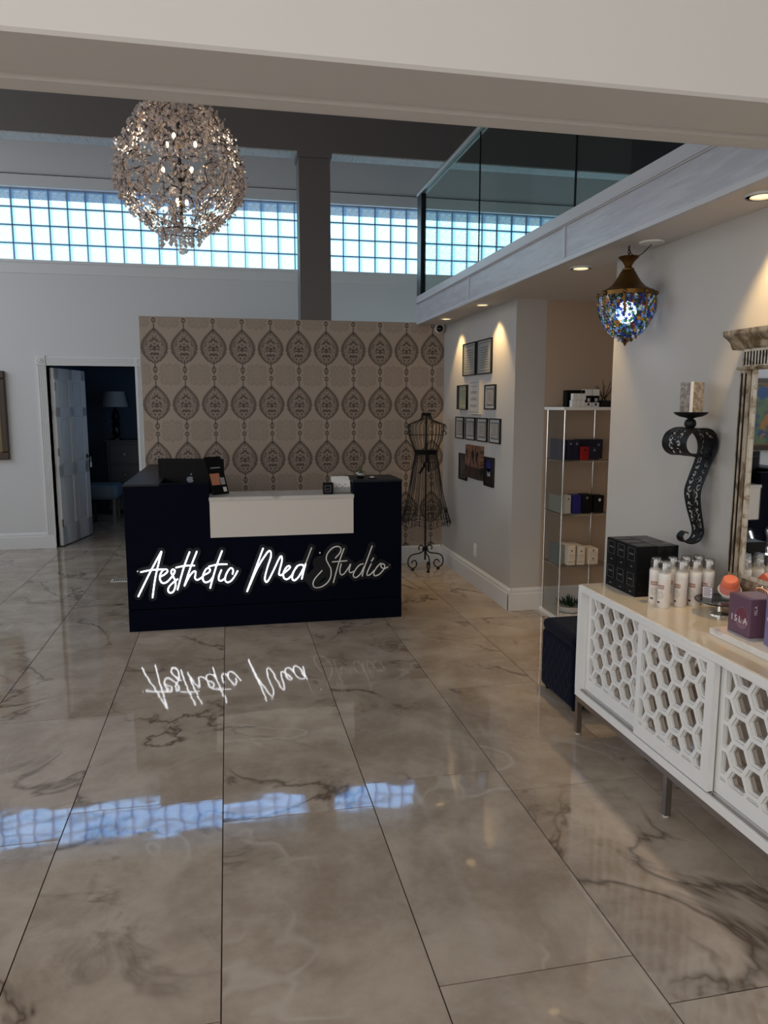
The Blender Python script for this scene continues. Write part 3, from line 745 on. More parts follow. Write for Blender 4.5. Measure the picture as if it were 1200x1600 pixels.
cd = thing('brochure_stand', (-.062, 5.74, .982), 'leaning black brochure card with a face photo in a clear stand on the white counter', 'brochure', rotz=math.radians(38))
tl = math.radians(-20)
MB().obox((0, 0, .002), .15, .005, .295, 0, True, tl).build('card', 'black_matte', cd)
def on_card(m, x0, x1, z0, z1):
    R_ = Matrix.Rotation(tl, 4, 'X'); vs = [R_ @ Vector((a, -.0035, b)) for a, b in ((x0, z0), (x1, z0), (x1, z1), (x0, z1))]
    return m.add(vs, [(0, 1, 2, 3)])
on_card(MB(), -.062, .025, .075, .165).build('face_print', 'skin_print', cd)
on_card(MB(), .012, .062, .075, .13).build('grey_patch', 'grey_print', cd)
on_card(MB(), .030, .062, .02, .055).build('white_patch', 'white_matte', cd)
on_card(MB(), -.04, .05, .205, .213).build('headline', 'grey_print', cd)
MB().box(-.06, .06, -.012, .10, 0, .003).build('stand_foot', 'clear_plastic', cd)
MB().obox((0, .098, .003), .10, .003, .12, 0, True, math.radians(6)).build('stand_back', 'black_matte', cd)

bc = thing('candle_box', (.736, 5.63, .982), 'small black candle box with a thin square outline on the counter', 'box')
MB(bc.location).box(.699, .773, 5.60, 5.67, .982, 1.066).build('carton', 'black_matte', bc, .003)
lb = MB(bc.location)
for (x0, x1, z0, z1) in ((.708, .752, 1.046, 1.048), (.708, .752, 1.000, 1.002), (.708, .710, 1.0, 1.048), (.750, .752, 1.0, 1.048), (.714, .742, 1.020, 1.022)): lb.box(x0, x1, 5.598, 5.6, z0, z1)
lb.build('printed_square', 'print_grey', bc)
ch = thing('card_holder', (.845, 5.70, .982), 'clear acrylic holder full of white cards on the counter', 'card holder')
MB(ch.location).box(.765, .918, 5.635, 5.638, .984, 1.03).box(.765, .768, 5.635, 5.76, .984, 1.05).box(.915, .918, 5.635, 5.76, .984, 1.05).box(.765, .918, 5.635, 5.76, .982, .985).build('acrylic_tray', 'clear_plastic', ch)
for k in range(5):
    MB(ch.location).obox((.842+.004*(k % 2), 5.655+k*.020, .987), .135, .004, .085+.008*k, math.radians(-3+k*1.5), True, math.radians(-8)).build('card', 'white_matte', ch)
for k in range(5):
    MB(ch.location).obox((.805+.022*(k % 4), 5.648+.001*k, 1.03+.016*(k % 2)), .012, .001, .008, 0, True, math.radians(-8)).build('card_print', 'print_grey', ch)
bw = thing('terrarium_bowl', (.995, 5.68, 1.086), 'round glass bowl holding a little plant on the desk end', 'plant')
MB(bw.location).lathe([(.02, .001), (.032, .010), (.041, .030), (.036, .055), (.030, .062)], (.995, 5.68, 1.086), 24, cap=False).build('bowl', 'bowl_glass', bw)
MB(bw.location).lathe([(.001, .003), (.028, .008), (.034, .022), (.001, .026)], (.995, 5.68, 1.086), 20, cap=False).build('soil', 'black_matte', bw)
lv = MB(bw.location)
for k in range(9):
    a = k*2.4; q = Vector((.995, 5.68, 1.108)); e = q + Vector((math.cos(a)*.022, math.sin(a)*.022, .055+.02*(k % 3))); s_ = Vector((-math.sin(a), math.cos(a), 0))*.006; mdl = (q+e)/2
    lv.add([q, mdl+s_, e, mdl-s_], [(0, 1, 2, 3)])
lv.build('leaves', 'leaf_yellow', bw)
tr = tag(MB((1.09, 5.70, 1.086)).lathe([(.030, 1.0865), (.038, 1.094), (.036, 1.094), (.028, 1.088)], (1.09, 5.70, 0), 20).ball((1.085, 5.70, 1.097), .008, 8).ball((1.10, 5.705, 1.097), .007, 8).build('trinket_dish', 'chrome'),
         'small shiny metal trinket dish beside the glass bowl', 'dish')

# ================================================================== WIRE DRESS FORM
mx_, my_ = 1.922, 7.20
mq = thing('dress_form', (mx_, my_, 0), 'black wire dress form on a scrolled iron stand before the wallpaper', 'dress form')
mo_ = mq.location
def interp(tb, z):
    for (a, ra), (b, rb) in zip(tb[:-1], tb[1:]):
        if (a >= z >= b): t = (a-z)/(a-b) if a != b else 0; t = t*t*(3-2*t)*.5 + t*.5; return ra+(rb-ra)*t
    return tb[-1][1]
bust = [(1.55, .046), (1.515, .048), (1.492, .10), (1.472, .168), (1.44, .172), (1.38, .168), (1.33, .160), (1.26, .132), (1.19, .108)]
skirt = [(1.18, .108), (1.08, .128), (.95, .148), (.80, .170), (.66, .20), (.56, .228), (.47, .252)]
wm = MB(mo_)
for k in range(26):
    a = 2*PI*k/26+.05
    pts = []
    for i in range(18):
        z = 1.55 - (1.55-1.185)*i/17; r = interp(bust, z); pts.append((mx_+r*math.cos(a)*1.05, my_+r*math.sin(a)*(.62 if z < 1.5 else .9), z))
    wm.tube(pts, .0029, 5)
for z in (1.515, 1.36):
    r = interp(bust, z); wm.tube([(mx_+r*1.05*math.cos(t*PI/12), my_+r*.62*math.sin(t*PI/12), z) for t in range(24)], .0025, 5, True)
wm.build('bust_wires', 'black_iron', mq)
def spiral(c, r0, r1, a0, turns, n, ax='x'):
    out = []
    for i in range(n+1):
        t = i/n; a = a0+turns*2*PI*t; r = r0+(r1-r0)*t
        out.append((c[0]+r*math.cos(a), c[1], c[2]+r*math.sin(a)) if ax == 'x' else (c[0], c[1]+r*math.cos(a), c[2]+r*math.sin(a)))
    return out
for s in (-1, 1):
    sw = MB(mo_)
    sw.tube([(mx_+s*(q[0]-mx_), q[1], q[2]) for q in spiral((mx_+.175, my_-.03, 1.445), .022, .006, PI/2, -1.2, 16)], .003, 5)
    sw.tube([(mx_+s*(q[0]-mx_), q[1], q[2]) for q in spiral((mx_+.172, my_-.03, 1.385), .030, .008, -PI/2-.6, 1.1, 16)], .003, 5)
    sw.tube(spline([(mx_+s*.165, my_-.03, 1.47), (mx_+s*.20, my_-.03, 1.43), (mx_+s*.172, my_-.03, 1.40), (mx_+s*.203, my_-.03, 1.375), (mx_+s*.165, my_-.03, 1.352)], 5), .003, 5)
    sw.build('shoulder_scroll', 'black_iron', mq)
sk_ = MB(mo_)
def rip(a, z): return 1 + .05*math.cos(6*a)*max(0, (.95-z)/.48)
def spt(a, z): r = interp(skirt, z)*rip(a, z); return (mx_+r*math.cos(a), my_+r*math.sin(a)*.92, z)
for k in range(34):
    a = 2*PI*k/34
    sk_.tube([spt(a+.05*math.sin(3*k)*(1.18-z)/.7, z) for z in [1.18-.71*i/14 for i in range(15)]], .0030, 5)
for z in (.535, .47): sk_.tube([tuple(Vector(spt(t*PI/36, z))+Vector((0, 0, .02*math.cos(6*t*PI/36)*(1 if z < .5 else .6)))) for t in range(72)], .0028, 5, True)
sk_.build('skirt_wires', 'black_iron', mq)
hs = MB(mo_)
for k in range(24):
    a = 2*PI*k/24; c = Vector(spt(a, .50)); tdir = Vector((-math.sin(a), math.cos(a), 0))
    pts = [c + tdir*((.022-.018*i/10)*math.cos(i*.75)) + Vector((0, 0, (.022-.018*i/10)*math.sin(i*.75))) for i in range(11)]; hs.tube(pts, .0018, 4)
    c = Vector(spt(a+.13, .60)); pts = [c + tdir*((.03-.024*i/10)*math.cos(i*.7)) + Vector((0, 0, (.045-.036*i/10)*math.sin(i*.7))) for i in range(11)]; hs.tube(pts, .0018, 4)
hs.build('hem_scrolls', 'black_iron', mq, kind='stuff')
MB(mo_).lathe([(.046, 1.548), (.049, 1.55), (.049, 1.576), (.001, 1.578)], (mx_, my_, 0), 24, sy=.9).build('neck_cap', 'black_matte', mq)
MB(mo_).lathe([(.112, 1.165), (.115, 1.17), (.113, 1.208), (.110, 1.21)], (mx_, my_, 0), 32, sy=.66, cap=False).build('ribbon_belt', 'black_matte', mq)
rb = MB(mo_); yb = my_-.085
for pts, wd in (([(1.915, 1.17), (1.90, 1.10), (1.865, 1.03), (1.835, .985)], .014), ([(1.92, 1.17), (1.925, 1.08), (1.925, 1.0)], .012)):
    for (a, b), (c, d) in zip(pts[:-1], pts[1:]): rb.add([(a-wd, yb, b), (a+wd, yb, b), (c+wd, yb-.004, d), (c-wd, yb-.004, d)], [(0, 1, 2, 3)])
rb.build('ribbon_tails', 'black_matte', mq)
MB(mo_).tube([(mx_, my_, .10), (mx_, my_, 1.55)], .0095, 10).build('pole', 'black_iron', mq)
def scroll_leg(ang, reach=.185):
    m = MB(mo_); d = Vector((math.cos(ang), math.sin(ang), 0)); P2 = []
    P2 += [(.012, .205)]
    loop = [(.035+.030*math.cos(t), .225+.028*math.sin(t)) for t in [(-2.0+.55*i) for i in range(9)]]
    m.tube([Vector((mx_, my_, 0))+d*a+Vector((0, 0, b)) for a, b in reversed([(.03, .20)] + [(.045+.026*math.cos(t), .226+.026*math.sin(t)) for t in [PI+.9-.62*i for i in range(9)]])], .0065, 8)
    path = [(.008, .235), (.018, .195), (.06, .172), (.12, .164), (.165, .145), (.185, .105), (.180, .055), (.145, .022), (.105, .032), (.092, .068), (.108, .098), (.135, .096), (.146, .074)]
    m.tube(spline([Vector((mx_, my_, 0))+d*a*(reach/.185)+Vector((0, 0, b)) for a, b in path], 5), .0065, 8)
    p = Vector((mx_, my_, 0))+d*.135*(reach/.185)
    m.lathe([(.018, 0), (.018, .010), (.008, .020)], (p.x, p.y, 0), 10)
    m.build('scroll_leg', 'black_iron', mq)
for a in (PI+.15, -.08, -PI/2-.02): scroll_leg(a)

# ================================================================== CERTIFICATES ON THE RIGHT WALL (face -X)
XW = 2.2
def framed(label, y0, y1, z0, z1, style, mat, frame='black_gloss', th=.018, mat_border=0, fw=.010):
    """y0 far edge, y1 near edge"""
    c = ((XW), (y0+y1)/2, (z0+z1)/2); t = thing('framed_certificate' if 'canvas' not in style else 'wall_canvas', c, label, 'certificate' if 'canvas' not in style else 'canvas',
              'certificates on the right wall')
    lo, hi = min(y0, y1), max(y0, y1)
    if 'canvas' in style:
        MB(c).box(XW-th, XW, lo, hi, z0, z1).build('stretched_canvas', mat, t); return t
    MB(c).box(XW-.010, XW, lo+fw, hi-fw, z0+fw, z1-fw).build('mat_board' if mat_border else 'print', 'cert_mat' if mat_border else mat, t)
    if mat_border:
        b = mat_border; MB(c).box(XW-.013, XW-.010, lo+fw+b*(hi-lo), hi-fw-b*(hi-lo), z0+fw+b*(z1-z0), z1-fw-b*(z1-z0)).build('print', mat, t)
        e = MB(c); yl, yh, zl, zh = lo+fw+b*(hi-lo)-.006, hi-fw-b*(hi-lo)+.006, z0+fw+b*(z1-z0)-.006, z1-fw-b*(z1-z0)+.006
        e.box(XW-.012, XW-.0095, yl, yh, zl, zl+.005).box(XW-.012, XW-.0095, yl, yh, zh-.005, zh).box(XW-.012, XW-.0095, yl, yl+.005, zl, zh).box(XW-.012, XW-.0095, yh-.005, yh, zl, zh)
        e.build('inner_line', 'black_matte', t)
    MB(c).box(XW-th, XW, lo, hi, z1-fw, z1).box(XW-th, XW, lo, hi, z0, z0+fw).box(XW-th, XW, lo, lo+fw, z0+fw, z1-fw).box(XW-th, XW, hi-fw, hi, z0+fw, z1-fw).build('frame', frame, t)
    return t
framed('tall framed certificate at upper left of the certificates', 6.875, 6.51, 1.92, 2.215, '', 'cert_grey')
framed('tall framed certificate with bold heading at upper right of the certificates', 6.465, 6.095, 1.918, 2.215, '', 'cert_grey')
framed('pale green certificate plaque with a thick black edge in the second row', 6.99, 6.70, 1.612, 1.838, '', 'cert_green', th=.035, fw=.006)
framed('unframed white canvas with line drawing between the second row certificates', 6.645, 6.345, 1.57, 1.87, 'canvas', 'cert_canvas', th=.03)
framed('matted certificate at the right end of the second row', 6.245, 5.985, 1.615, 1.824, '', 'cert_small', mat_border=.14)
for i, (a, b, lb) in enumerate(((7.08, 6.828, 'matted certificate first from the wallpaper in the row of four'), (6.762, 6.497, 'matted certificate second from the wallpaper in the row of four'),
                                (6.438, 6.173, 'matted certificate third from the wallpaper in the row of four'), (6.112, 5.852, 'matted certificate fourth from the wallpaper in the row of four'))):
    framed(lb, a, b, 1.333, 1.541, '', 'cert_small', mat_border=.15)
framed('black framed plaque at lower left below the row of four', 6.953, 6.715, .945, 1.197, '', 'cert_dark', fw=.012)
framed('colour group photo canvas of women in black below the row of four', 6.69, 6.265, .992, 1.292, 'canvas', 'group_photo', th=.035)
aw = framed('black plaque with a blue emblem at lower right of the certificates', 6.22, 5.988, .957, 1.21, '', 'black_gloss', fw=.006)
ac = aw.location
MB(ac).lathe([(.052, -.0135), (.052, -.0095)], (XW, 6.105, 1.135), 20, 'X').prism([(6.06, 1.11), (6.15, 1.11), (6.105, 1.06)], lambda a, b, d: (d, a, b), XW-.0135, XW-.0095).build('blue_emblem', 'royal_box', aw)
MB(ac).box(XW-.013, XW-.0095, 6.075, 6.135, 1.045, 1.085).build('silver_plate', 'print_grey', aw)

# ================================================================== GLASS DISPLAY SHELF
gx0, gx1, gy0, gy1 = 2.462, 2.862, 5.225, 5.53
gs = thing('display_shelf', ((gx0+gx1)/2, (gy0+gy1)/2, 0), 'tall chrome and glass display shelf in the niche', 'shelf')
go = gs.location
MB(go).box(gx0-.02, gx1+.02, gy0-.02, gy1+.02, 0, .03).build('base_board', 'white_lacquer', gs, .002)
MB(go).box(gx0-.025, gx1+.025, gy0-.03, gy1+.02, 1.615, 1.638).build('top_board', 'white_lacquer', gs, .002)
for x in (gx0, gx1):
    for y in (gy0, gy1): MB(go).tube([(x, y, .03), (x, y, 1.615)], .0075, 10).build('post', 'chrome', gs)
SH = (.43, .832, 1.24)
for z in SH: MB(go).box(gx0-.006, gx1+.006, gy0-.006, gy1+.006, z-.008, z).build('glass_shelf', 'shelf_glass', gs)
for z in SH:
    for y in (gy0, gy1): MB(go).tube([(gx0, y, z-.011), (gx1, y, z-.011)], .003, 6).build('shelf_rail', 'chrome', gs)
    MB(go).tube([(gx0, gy0, z-.011), (gx0, gy1, z-.011)], .003, 6).build('shelf_rail', 'chrome', gs)
MB(go).box(gx0-.003, gx0+.001, gy0+.008, gy1-.008, .03, 1.615).build('side_glass', 'shelf_glass', gs)
def carton(name, label, cat, x0, x1, y0, y1, z0, h, mat, group=None, deco=None, bevel=.002):
    t = thing(name, ((x0+x1)/2, (y0+y1)/2, z0), label, cat, group)
    MB(t.location).box(x0, x1, y0, y1, z0, z0+h).build('carton', mat, t, bevel)
    if deco: deco(t, x0, x1, y0, z0, h)
    return t
def emblem(mat='print_grey', fx=.5, fz=.82, r=.009):
    def f(t, x0, x1, y0, z0, h):
        cx, cz = x0+(x1-x0)*fx, z0+h*fz
        MB(t.location).lathe([(r, -.001), (r, 0)], (cx, y0, cz), 14, 'Y').build('emblem', mat, t)
        MB(t.location).box(cx-r*.9, cx+r*.9, y0-.0016, y0-.0006, cz-.002, cz+.002).build('emblem_bar', 'navy_box', t)
    return f
def band_lines(t, x0, x1, y0, z0, h):
    MB(t.location).lathe([(.006, -.001), (.006, 0)], ((x0+x1)/2, y0, z0+h*.74), 12, 'Y').build('emblem', 'black_matte', t)
    MB(t.location).box(x0+.008, x1-.008, y0-.0008, y0, z0+h*.5, z0+h*.515).box(x0+.012, x1-.012, y0-.0008, y0, z0+h*.4, z0+h*.41).box(x0+.001, x1-.001, y0-.0008, y0, z0+h*.17, z0+h*.185).build('print_lines', 'dark_ink', t)
# second tier
carton('product_box', 'wide slate blue quilted box at the glass side of the upper tier', 'box', 2.475, 2.50, 5.27, 5.50, 1.24, .155, 'quilt')
carton('product_box', 'tall navy box beside the slate blue one on the upper tier', 'box', 2.505, 2.555, 5.25, 5.36, 1.24, .15, 'navy_box', 'navy boxes on the upper tier', emblem())
carton('product_box', 'tall navy box next to the red one on the upper tier', 'box', 2.557, 2.60, 5.25, 5.36, 1.24, .15, 'navy_box', 'navy boxes on the upper tier', emblem())
carton('product_box', 'small red box on the upper tier', 'box', 2.605, 2.672, 5.235, 5.31, 1.24, .10, 'red_box', None, emblem('dark_ink', .55, .75))
carton('product_box', 'low navy box right of the red one on the upper tier', 'box', 2.677, 2.755, 5.235, 5.31, 1.24, .10, 'navy_box', 'navy boxes on the upper tier', emblem('print_grey', .5, .75))
carton('product_box', 'wide navy box at the back right of the upper tier', 'box', 2.655, 2.85, 5.36, 5.46, 1.24, .15, 'navy_box', 'navy boxes on the upper tier', emblem('print_grey', .82, .72))
# third tier
z = .832
carton('product_box', 'pale grey box behind the glass side on the middle tier', 'box', 2.478, 2.488, 5.27, 5.50, z, .13, 'grey_box')
carton('product_box', 'grey green two-drawer box at the left of the middle tier', 'box', 2.492, 2.545, 5.245, 5.33, z, .142, 'grey_box', None, emblem('black_matte', .6, .80, .006))
carton('product_box', 'royal blue box on the middle tier', 'box', 2.555, 2.625, 5.24, 5.33, z, .142, 'royal_box')
carton('product_box', 'black box with emblem beside the royal blue one', 'box', 2.635, 2.715, 5.24, 5.33, z, .145, 'black_matte', None, emblem())
carton('product_box', 'black and silver box at the right of the middle tier', 'box', 2.735, 2.815, 5.24, 5.33, z, .135, 'black_matte', None, emblem('white_matte', .55, .75, .011))
# fourth tier
z = .43
carton('product_box', 'blush white box at the left of the lower tier', 'box', 2.535, 2.595, 5.24, 5.44, z, .152, 'cream_card', None, band_lines)
carton('product_box', 'teal grey sleeve left of the blush box on the lower tier', 'box', 2.47, 2.530, 5.30, 5.45, z, .15, 'teal_grey')
carton('product_box', 'blush white box in the middle of the lower tier', 'box', 2.615, 2.675, 5.24, 5.44, z, .145, 'cream_card', None, band_lines)
carton('product_box', 'dark teal sleeve between the blush boxes on the lower tier', 'box', 2.598, 2.612, 5.26, 5.44, z, .14, 'teal_grey')
carton('product_box', 'lower of two small blush boxes at the right of the lower tier', 'box', 2.705, 2.785, 5.24, 5.38, z, .062, 'cream_card', None, band_lines)
carton('product_box', 'upper of two small blush boxes at the right of the lower tier', 'box', 2.705, 2.785, 5.24, 5.38, z+.063, .062, 'cream_card', None, band_lines)
# top
z = 1.638
for i in range(3):
    for j in range(2):
        n_ = ('left', 'middle', 'right')[i]; lv_ = ('bottom', 'top')[j]
        carton('soap_box', f'small white box in the {lv_} layer, {n_} of the pile on the shelf top', 'box', 2.53+i*.036+j*.008, 2.564+i*.036+j*.008, 5.26, 5.30, z+j*.051, .050, 'white_matte', 'small white boxes on the shelf top')
carton('candle_box', 'tall black box at the back of the shelf top', 'box', 2.555, 2.70, 5.40, 5.47, z, .128, 'black_matte')
for i in range(2):
    x = 2.640+i*.060
    n_ = ('left', 'right')[i]
    t = carton('candle_box', f'cream and black boxed candle on the shelf top, {n_} of the pair', 'box', x, x+.056, 5.27, 5.33, z, .13, 'black_matte', 'boxed candles on the shelf top')
    MB(t.location).box(x, x+.056, 5.268, 5.33, z+.085, z+.132).build('lid', 'white_matte', t)
    MB(t.location).box(x, x+.056, 5.268, 5.33, z, z+.034).build('sleeve', 'white_matte', t)
    MB(t.location).box(x+.02, x+.036, 5.2665, 5.268, z+.012, z+.026).build('dark_label', 'black_matte', t)
    MB(t.location).lathe([(.012, z+.04), (.012, z+.066)], (x+.026, 5.258, 0), 12).build('sample_jar', 'print_grey', t)
rd = thing('reed_diffuser', (2.81, 5.30, z), 'black reed diffuser with splayed dark sticks on the shelf top', 'diffuser')
MB(rd.location).box(2.77, 2.852, 5.26, 5.34, z, z+.05).build('bottle', 'black_gloss', rd, .004)
MB(rd.location).lathe([(.018, z+.05), (.018, z+.062), (.010, z+.062)], (2.81, 5.30, 0), 12).build('neck', 'black_gloss', rd)
for dx, dy, hh in ((-.058, 0, .10), (-.062, .02, .092), (-.004, .02, .14), (.016, .03, .105), (.052, 0, .13), (.075, .01, .10), (.07, -.02, .085)):
    MB(rd.location).tube([(2.81, 5.30, z+.055), (2.81+dx, 5.30+dy, z+.06+hh)], .0022, 6).build('reed', 'black_matte', rd)
sp_ = thing('succulent_bowl', (2.62, 5.36, .03), 'spiky green succulent in a low white bowl on the shelf base', 'plant')
MB(sp_.location).lathe([(.06, .03), (.095, .045), (.112, .085), (.105, .085), (.088, .05), (.001, .047)], (2.62, 5.36, 0), 28, cap=False).build('bowl', 'pot_white', sp_)
lv = MB(sp_.location)
for k in range(70):
    a = random.uniform(0, 2*PI); rr = random.uniform(0, .08); q = Vector((2.62+rr*math.cos(a), 5.36+rr*math.sin(a), .075))
    e = q + Vector((math.cos(a)*random.uniform(.01, .06), math.sin(a)*random.uniform(.01, .06), random.uniform(.03, .085))); s_ = Vector((-math.sin(a), math.cos(a), 0))*.009; md = q+(e-q)*.4
    lv.add([q, md+s_, e, md-s_, md+Vector((0, 0, -.006))], [(0, 1, 2, 3), (0, 1, 4), (0, 4, 3), (1, 2, 4), (4, 2, 3)])
lv.build('succulent_leaves', 'leaf', sp_, kind='stuff')

# ================================================================== JEWELLED PENDANT LAMP
pdx, pdy = 2.03, 3.63
pn = thing('pendant_lamp', (pdx, pdy, 2.46), 'brass pendant lamp covered in coloured glass flowers', 'lamp')
po = pn.location
for k in range(4):
    zz = 2.452-k*.017
    m = MB(po); m.tube([(pdx+.008*math.cos(t*PI/6)*(1 if k % 2 else .2), pdy+.008*math.cos(t*PI/6)*(.2 if k % 2 else 1), zz+.011*math.sin(t*PI/6)-.008) for t in range(12)], .0022, 6, True)
    m.build('chain_link', 'dark_metal', pn)
MB(po).lathe([(.008, 2.385), (.012, 2.395), (.05, 2.402), (.052, 2.398), (.040, 2.388), (.026, 2.372), (.016, 2.352), (.024, 2.346), (.030, 2.342), (.030, 2.334)], (pdx, pdy, 0), 24).build('finial_cup', 'brass', pn)
MB(po).lathe([(.030, 2.336), (.038, 2.325), (.052, 2.30), (.068, 2.275), (.09, 2.252), (.115, 2.238), (.128, 2.232), (.128, 2.215), (.122, 2.21)], (pdx, pdy, 0), 36, cap=False).build('bell_cap', 'brass', pn)
MB(po).lathe([(.132, 2.232), (.140, 2.225), (.140, 2.205), (.132, 2.198)], (pdx, pdy, 0), 36, cap=False).build('rim_band', 'brass', pn)
body = [(2.215, .130), (2.19, .139), (2.15, .140), (2.11, .131), (2.07, .112), (2.04, .092), (2.012, .066), (1.99, .035)]
cols = {'bead_blue': (.012, .035, .20), 'bead_sky': (.14, .27, .50), 'bead_green': (.012, .08, .025), 'bead_amber': (.42, .17, .012), 'bead_red': (.12, .012, .010), 'bead_clear': (.50, .56, .56)}
for n_, c_ in cols.items():
    m = bpy.data.materials.new(n_); m.use_nodes = True; MATS[n_] = m; nt = m.node_tree; nt.nodes.clear()
    o_ = nt.nodes.new('ShaderNodeOutputMaterial'); t_ = nt.nodes.new('ShaderNodeBsdfTranslucent'); t_.inputs[0].default_value = (*c_, 1)
    g_ = nt.nodes.new('ShaderNodeBsdfGlossy'); g_.inputs['Roughness'].default_value = .08; g_.inputs[0].default_value = (.8, .8, .8, 1)
    d_ = nt.nodes.new('ShaderNodeBsdfTransparent'); d_.inputs[0].default_value = (*[min(1, q*1.3+.02) for q in c_], 1)
    mx1 = nt.nodes.new('ShaderNodeMixShader'); mx1.inputs[0].default_value = .35; nt.links.new(t_.outputs[0], mx1.inputs[1]); nt.links.new(d_.outputs[0], mx1.inputs[2])
    mx2 = nt.nodes.new('ShaderNodeMixShader'); mx2.inputs[0].default_value = .12; nt.links.new(mx1.outputs[0], mx2.inputs[1]); nt.links.new(g_.outputs[0], mx2.inputs[2]); nt.links.new(mx2.outputs[0], o_.inputs[0])
buck = {n_: MB(po) for n_ in cols}
rng = random.Random(3)
for i in range(17):
    zz = 2.205-i*.0135; r = interp(body, zz); n_ = max(5, int(2*PI*r/.019))
    for k in range(n_):
        a = 2*PI*(k+.5*(i % 2))/n_ + rng.uniform(-.05, .05); q = Vector((pdx+r*math.cos(a), pdy+r*math.sin(a), zz+rng.uniform(-.003, .003))); nrm = Vector((math.cos(a), math.sin(a), -.2)).normalized()
        t1 = Vector((-math.sin(a), math.cos(a), 0)); t2 = nrm.cross(t1); key = rng.choices(list(cols), (3.6, 2.4, 3.4, 1.5, 1.5, 1.3))[0]; m = buck[key]
        pet = [q+nrm*.006] + [q+(t1*math.cos(j*PI/5)+t2*math.sin(j*PI/5))*(.0138 if j % 2 == 0 else .0072)+nrm*(.002 if j % 2 == 0 else 0) for j in range(10)]
        m.add(pet, [(0, 1+j, 1+(j+1) % 10) for j in range(10)])
for n_, m in buck.items(): m.build('glass_flowers', n_, pn, kind='stuff')
ba = MB(po)
for k in range(8):
    a = 2*PI*k/8+.2; ba.tube([(pdx+(interp(body, z_)+.003)*math.cos(a), pdy+(interp(body, z_)+.003)*math.sin(a), z_) for z_ in [2.20-.021*i for i in range(6)]], [.008, .007, .006, .005, .004, .002], 6)
    ba.ball((pdx+.143*math.cos(a), pdy+.143*math.sin(a), 2.215), .012, 8)
ba.build('brass_leaves', 'brass', pn)
MB(po).lathe([(.001, 1.955), (.006, 1.962), (.010, 1.972), (.022, 1.978), (.006, 1.984), (.036, 1.992)], (pdx, pdy, 0), 12, cap=False).build('bottom_finial', 'brass', pn)
MB(po).ball((pdx, pdy, 2.125), .052, 16, 1.1).build('bulb', 'lamp_glow', pn)
pl_ = bpy.data.lights.new('pendant_bulb', 'POINT'); pl_.energy = 2.6; pl_.color = (.88, .94, 1.0); pl_.shadow_soft_size = .06
o = bpy.data.objects.new('pendant_bulb', pl_); C.objects.link(o); o.parent = pn; o.location = (0, 0, 2.12-2.46)
cn_ = thing('ceiling_canopy', (2.105, 3.545, 2.46), 'white round ceiling plate feeding the pendant lamp cord', 'ceiling plate')
MB(cn_.location).lathe([(.062, 2.46), (.060, 2.453), (.02, 2.450), (.001, 2.45)], (2.105, 3.545, 0), 28).build('plate', 'white_matte', cn_)
MB(cn_.location).tube(spline([(2.105, 3.545, 2.45), (2.095, 3.56, 2.435), (2.07, 3.59, 2.405), (2.045, 3.615, 2.408), (2.031, 3.63, 2.43)], 5), .0022, 6).build('cord', 'black_matte', cn_)

# ================================================================== CRYSTAL CHANDELIER
cx_, cy_ = -.205, 4.2
cl = thing('chandelier', (cx_, cy_, 4.9), 'round crystal chandelier of wire twigs and small glass drops', 'chandelier')
co = cl.location
gp = [(3.20, .13), (3.14, .175), (3.06, .235), (2.98, .28), (2.88, .315), (2.78, .325), (2.70, .295), (2.63, .235), (2.57, .165), (2.52, .12)]
rng = random.Random(11)
tw = MB(co); cr = MB(co); crw = MB(co)
def drop(p, r, up=None):
    (crw if rng.random() < .28 else cr).octa(p, r, r*1.25)
for i in range(300):
    zz = 2.54 + (3.2-2.54)*((i+.5)/300)**.9; a = i*2.39996; r = interp(gp, zz)
    q = Vector((cx_+r*.97*math.cos(a), cy_+r*.97*math.sin(a), zz)); pts = [q]; d = Vector((rng.uniform(-1, 1), rng.uniform(-1, 1), rng.uniform(-.2, 1))).normalized(); p = q
    for k in range(4):
        d = (d + Vector((rng.uniform(-.7, .7), rng.uniform(-.7, .7), rng.uniform(-.6, .6)))).normalized(); p = p + d*.026
        rel = Vector((p.x-cx_, p.y-cy_, 0)); rr = interp(gp, min(max(p.z, 2.52), 3.2)); rel = rel.normalized()*rr*rng.uniform(.93, 1.02) if rel.length > 1e-4 else rel
        p = Vector((cx_+rel.x, cy_+rel.y, p.z)); pts.append(p)
        for _ in range(3):
            e = p + Vector((rng.uniform(-.02, .02), rng.uniform(-.02, .02), rng.uniform(-.022, .012))); tw.tube([p, e], .0009, 3); drop(e, rng.uniform(.006, .0105))
    tw.tube(pts, .0030, 4)
for i in range(700):   # the dense crown at the top
    zz = rng.uniform(2.98, 3.2); a = rng.uniform(0, 2*PI); r = interp(gp, zz)*rng.uniform(.7, 1.02); drop(Vector((cx_+r*math.cos(a), cy_+r*math.sin(a), zz)), rng.uniform(.005, .0095))
for i in range(520):   # lower half of the globe
    zz = rng.uniform(2.53, 2.78); a = rng.uniform(0, 2*PI); r = interp(gp, zz)*rng.uniform(.9, 1.02); drop(Vector((cx_+r*math.cos(a), cy_+r*math.sin(a), zz)), rng.uniform(.005, .009))
tw.build('wire_twigs', 'dark_metal', cl, kind='stuff'); cr.build('crystal_drops', 'crystal', cl, kind='stuff'); crw.build('amber_drops', 'crystal_warm', cl, kind='stuff')
MB(co).tube([(cx_, cy_, 2.55), (cx_, cy_, 3.3)], .010, 10).tube([(cx_, cy_, 3.3), (cx_, cy_, 4.9)], .005, 8).lathe([(.03, 2.80), (.035, 2.84), (.02, 2.88)], (cx_, cy_, 0), 14).build('stem', 'dark_metal', cl)
MB(co).lathe([(.055, 4.9), (.055, 4.885), (.02, 4.87)], (cx_, cy_, 0), 20).build('ceiling_rose', 'dark_metal', cl)
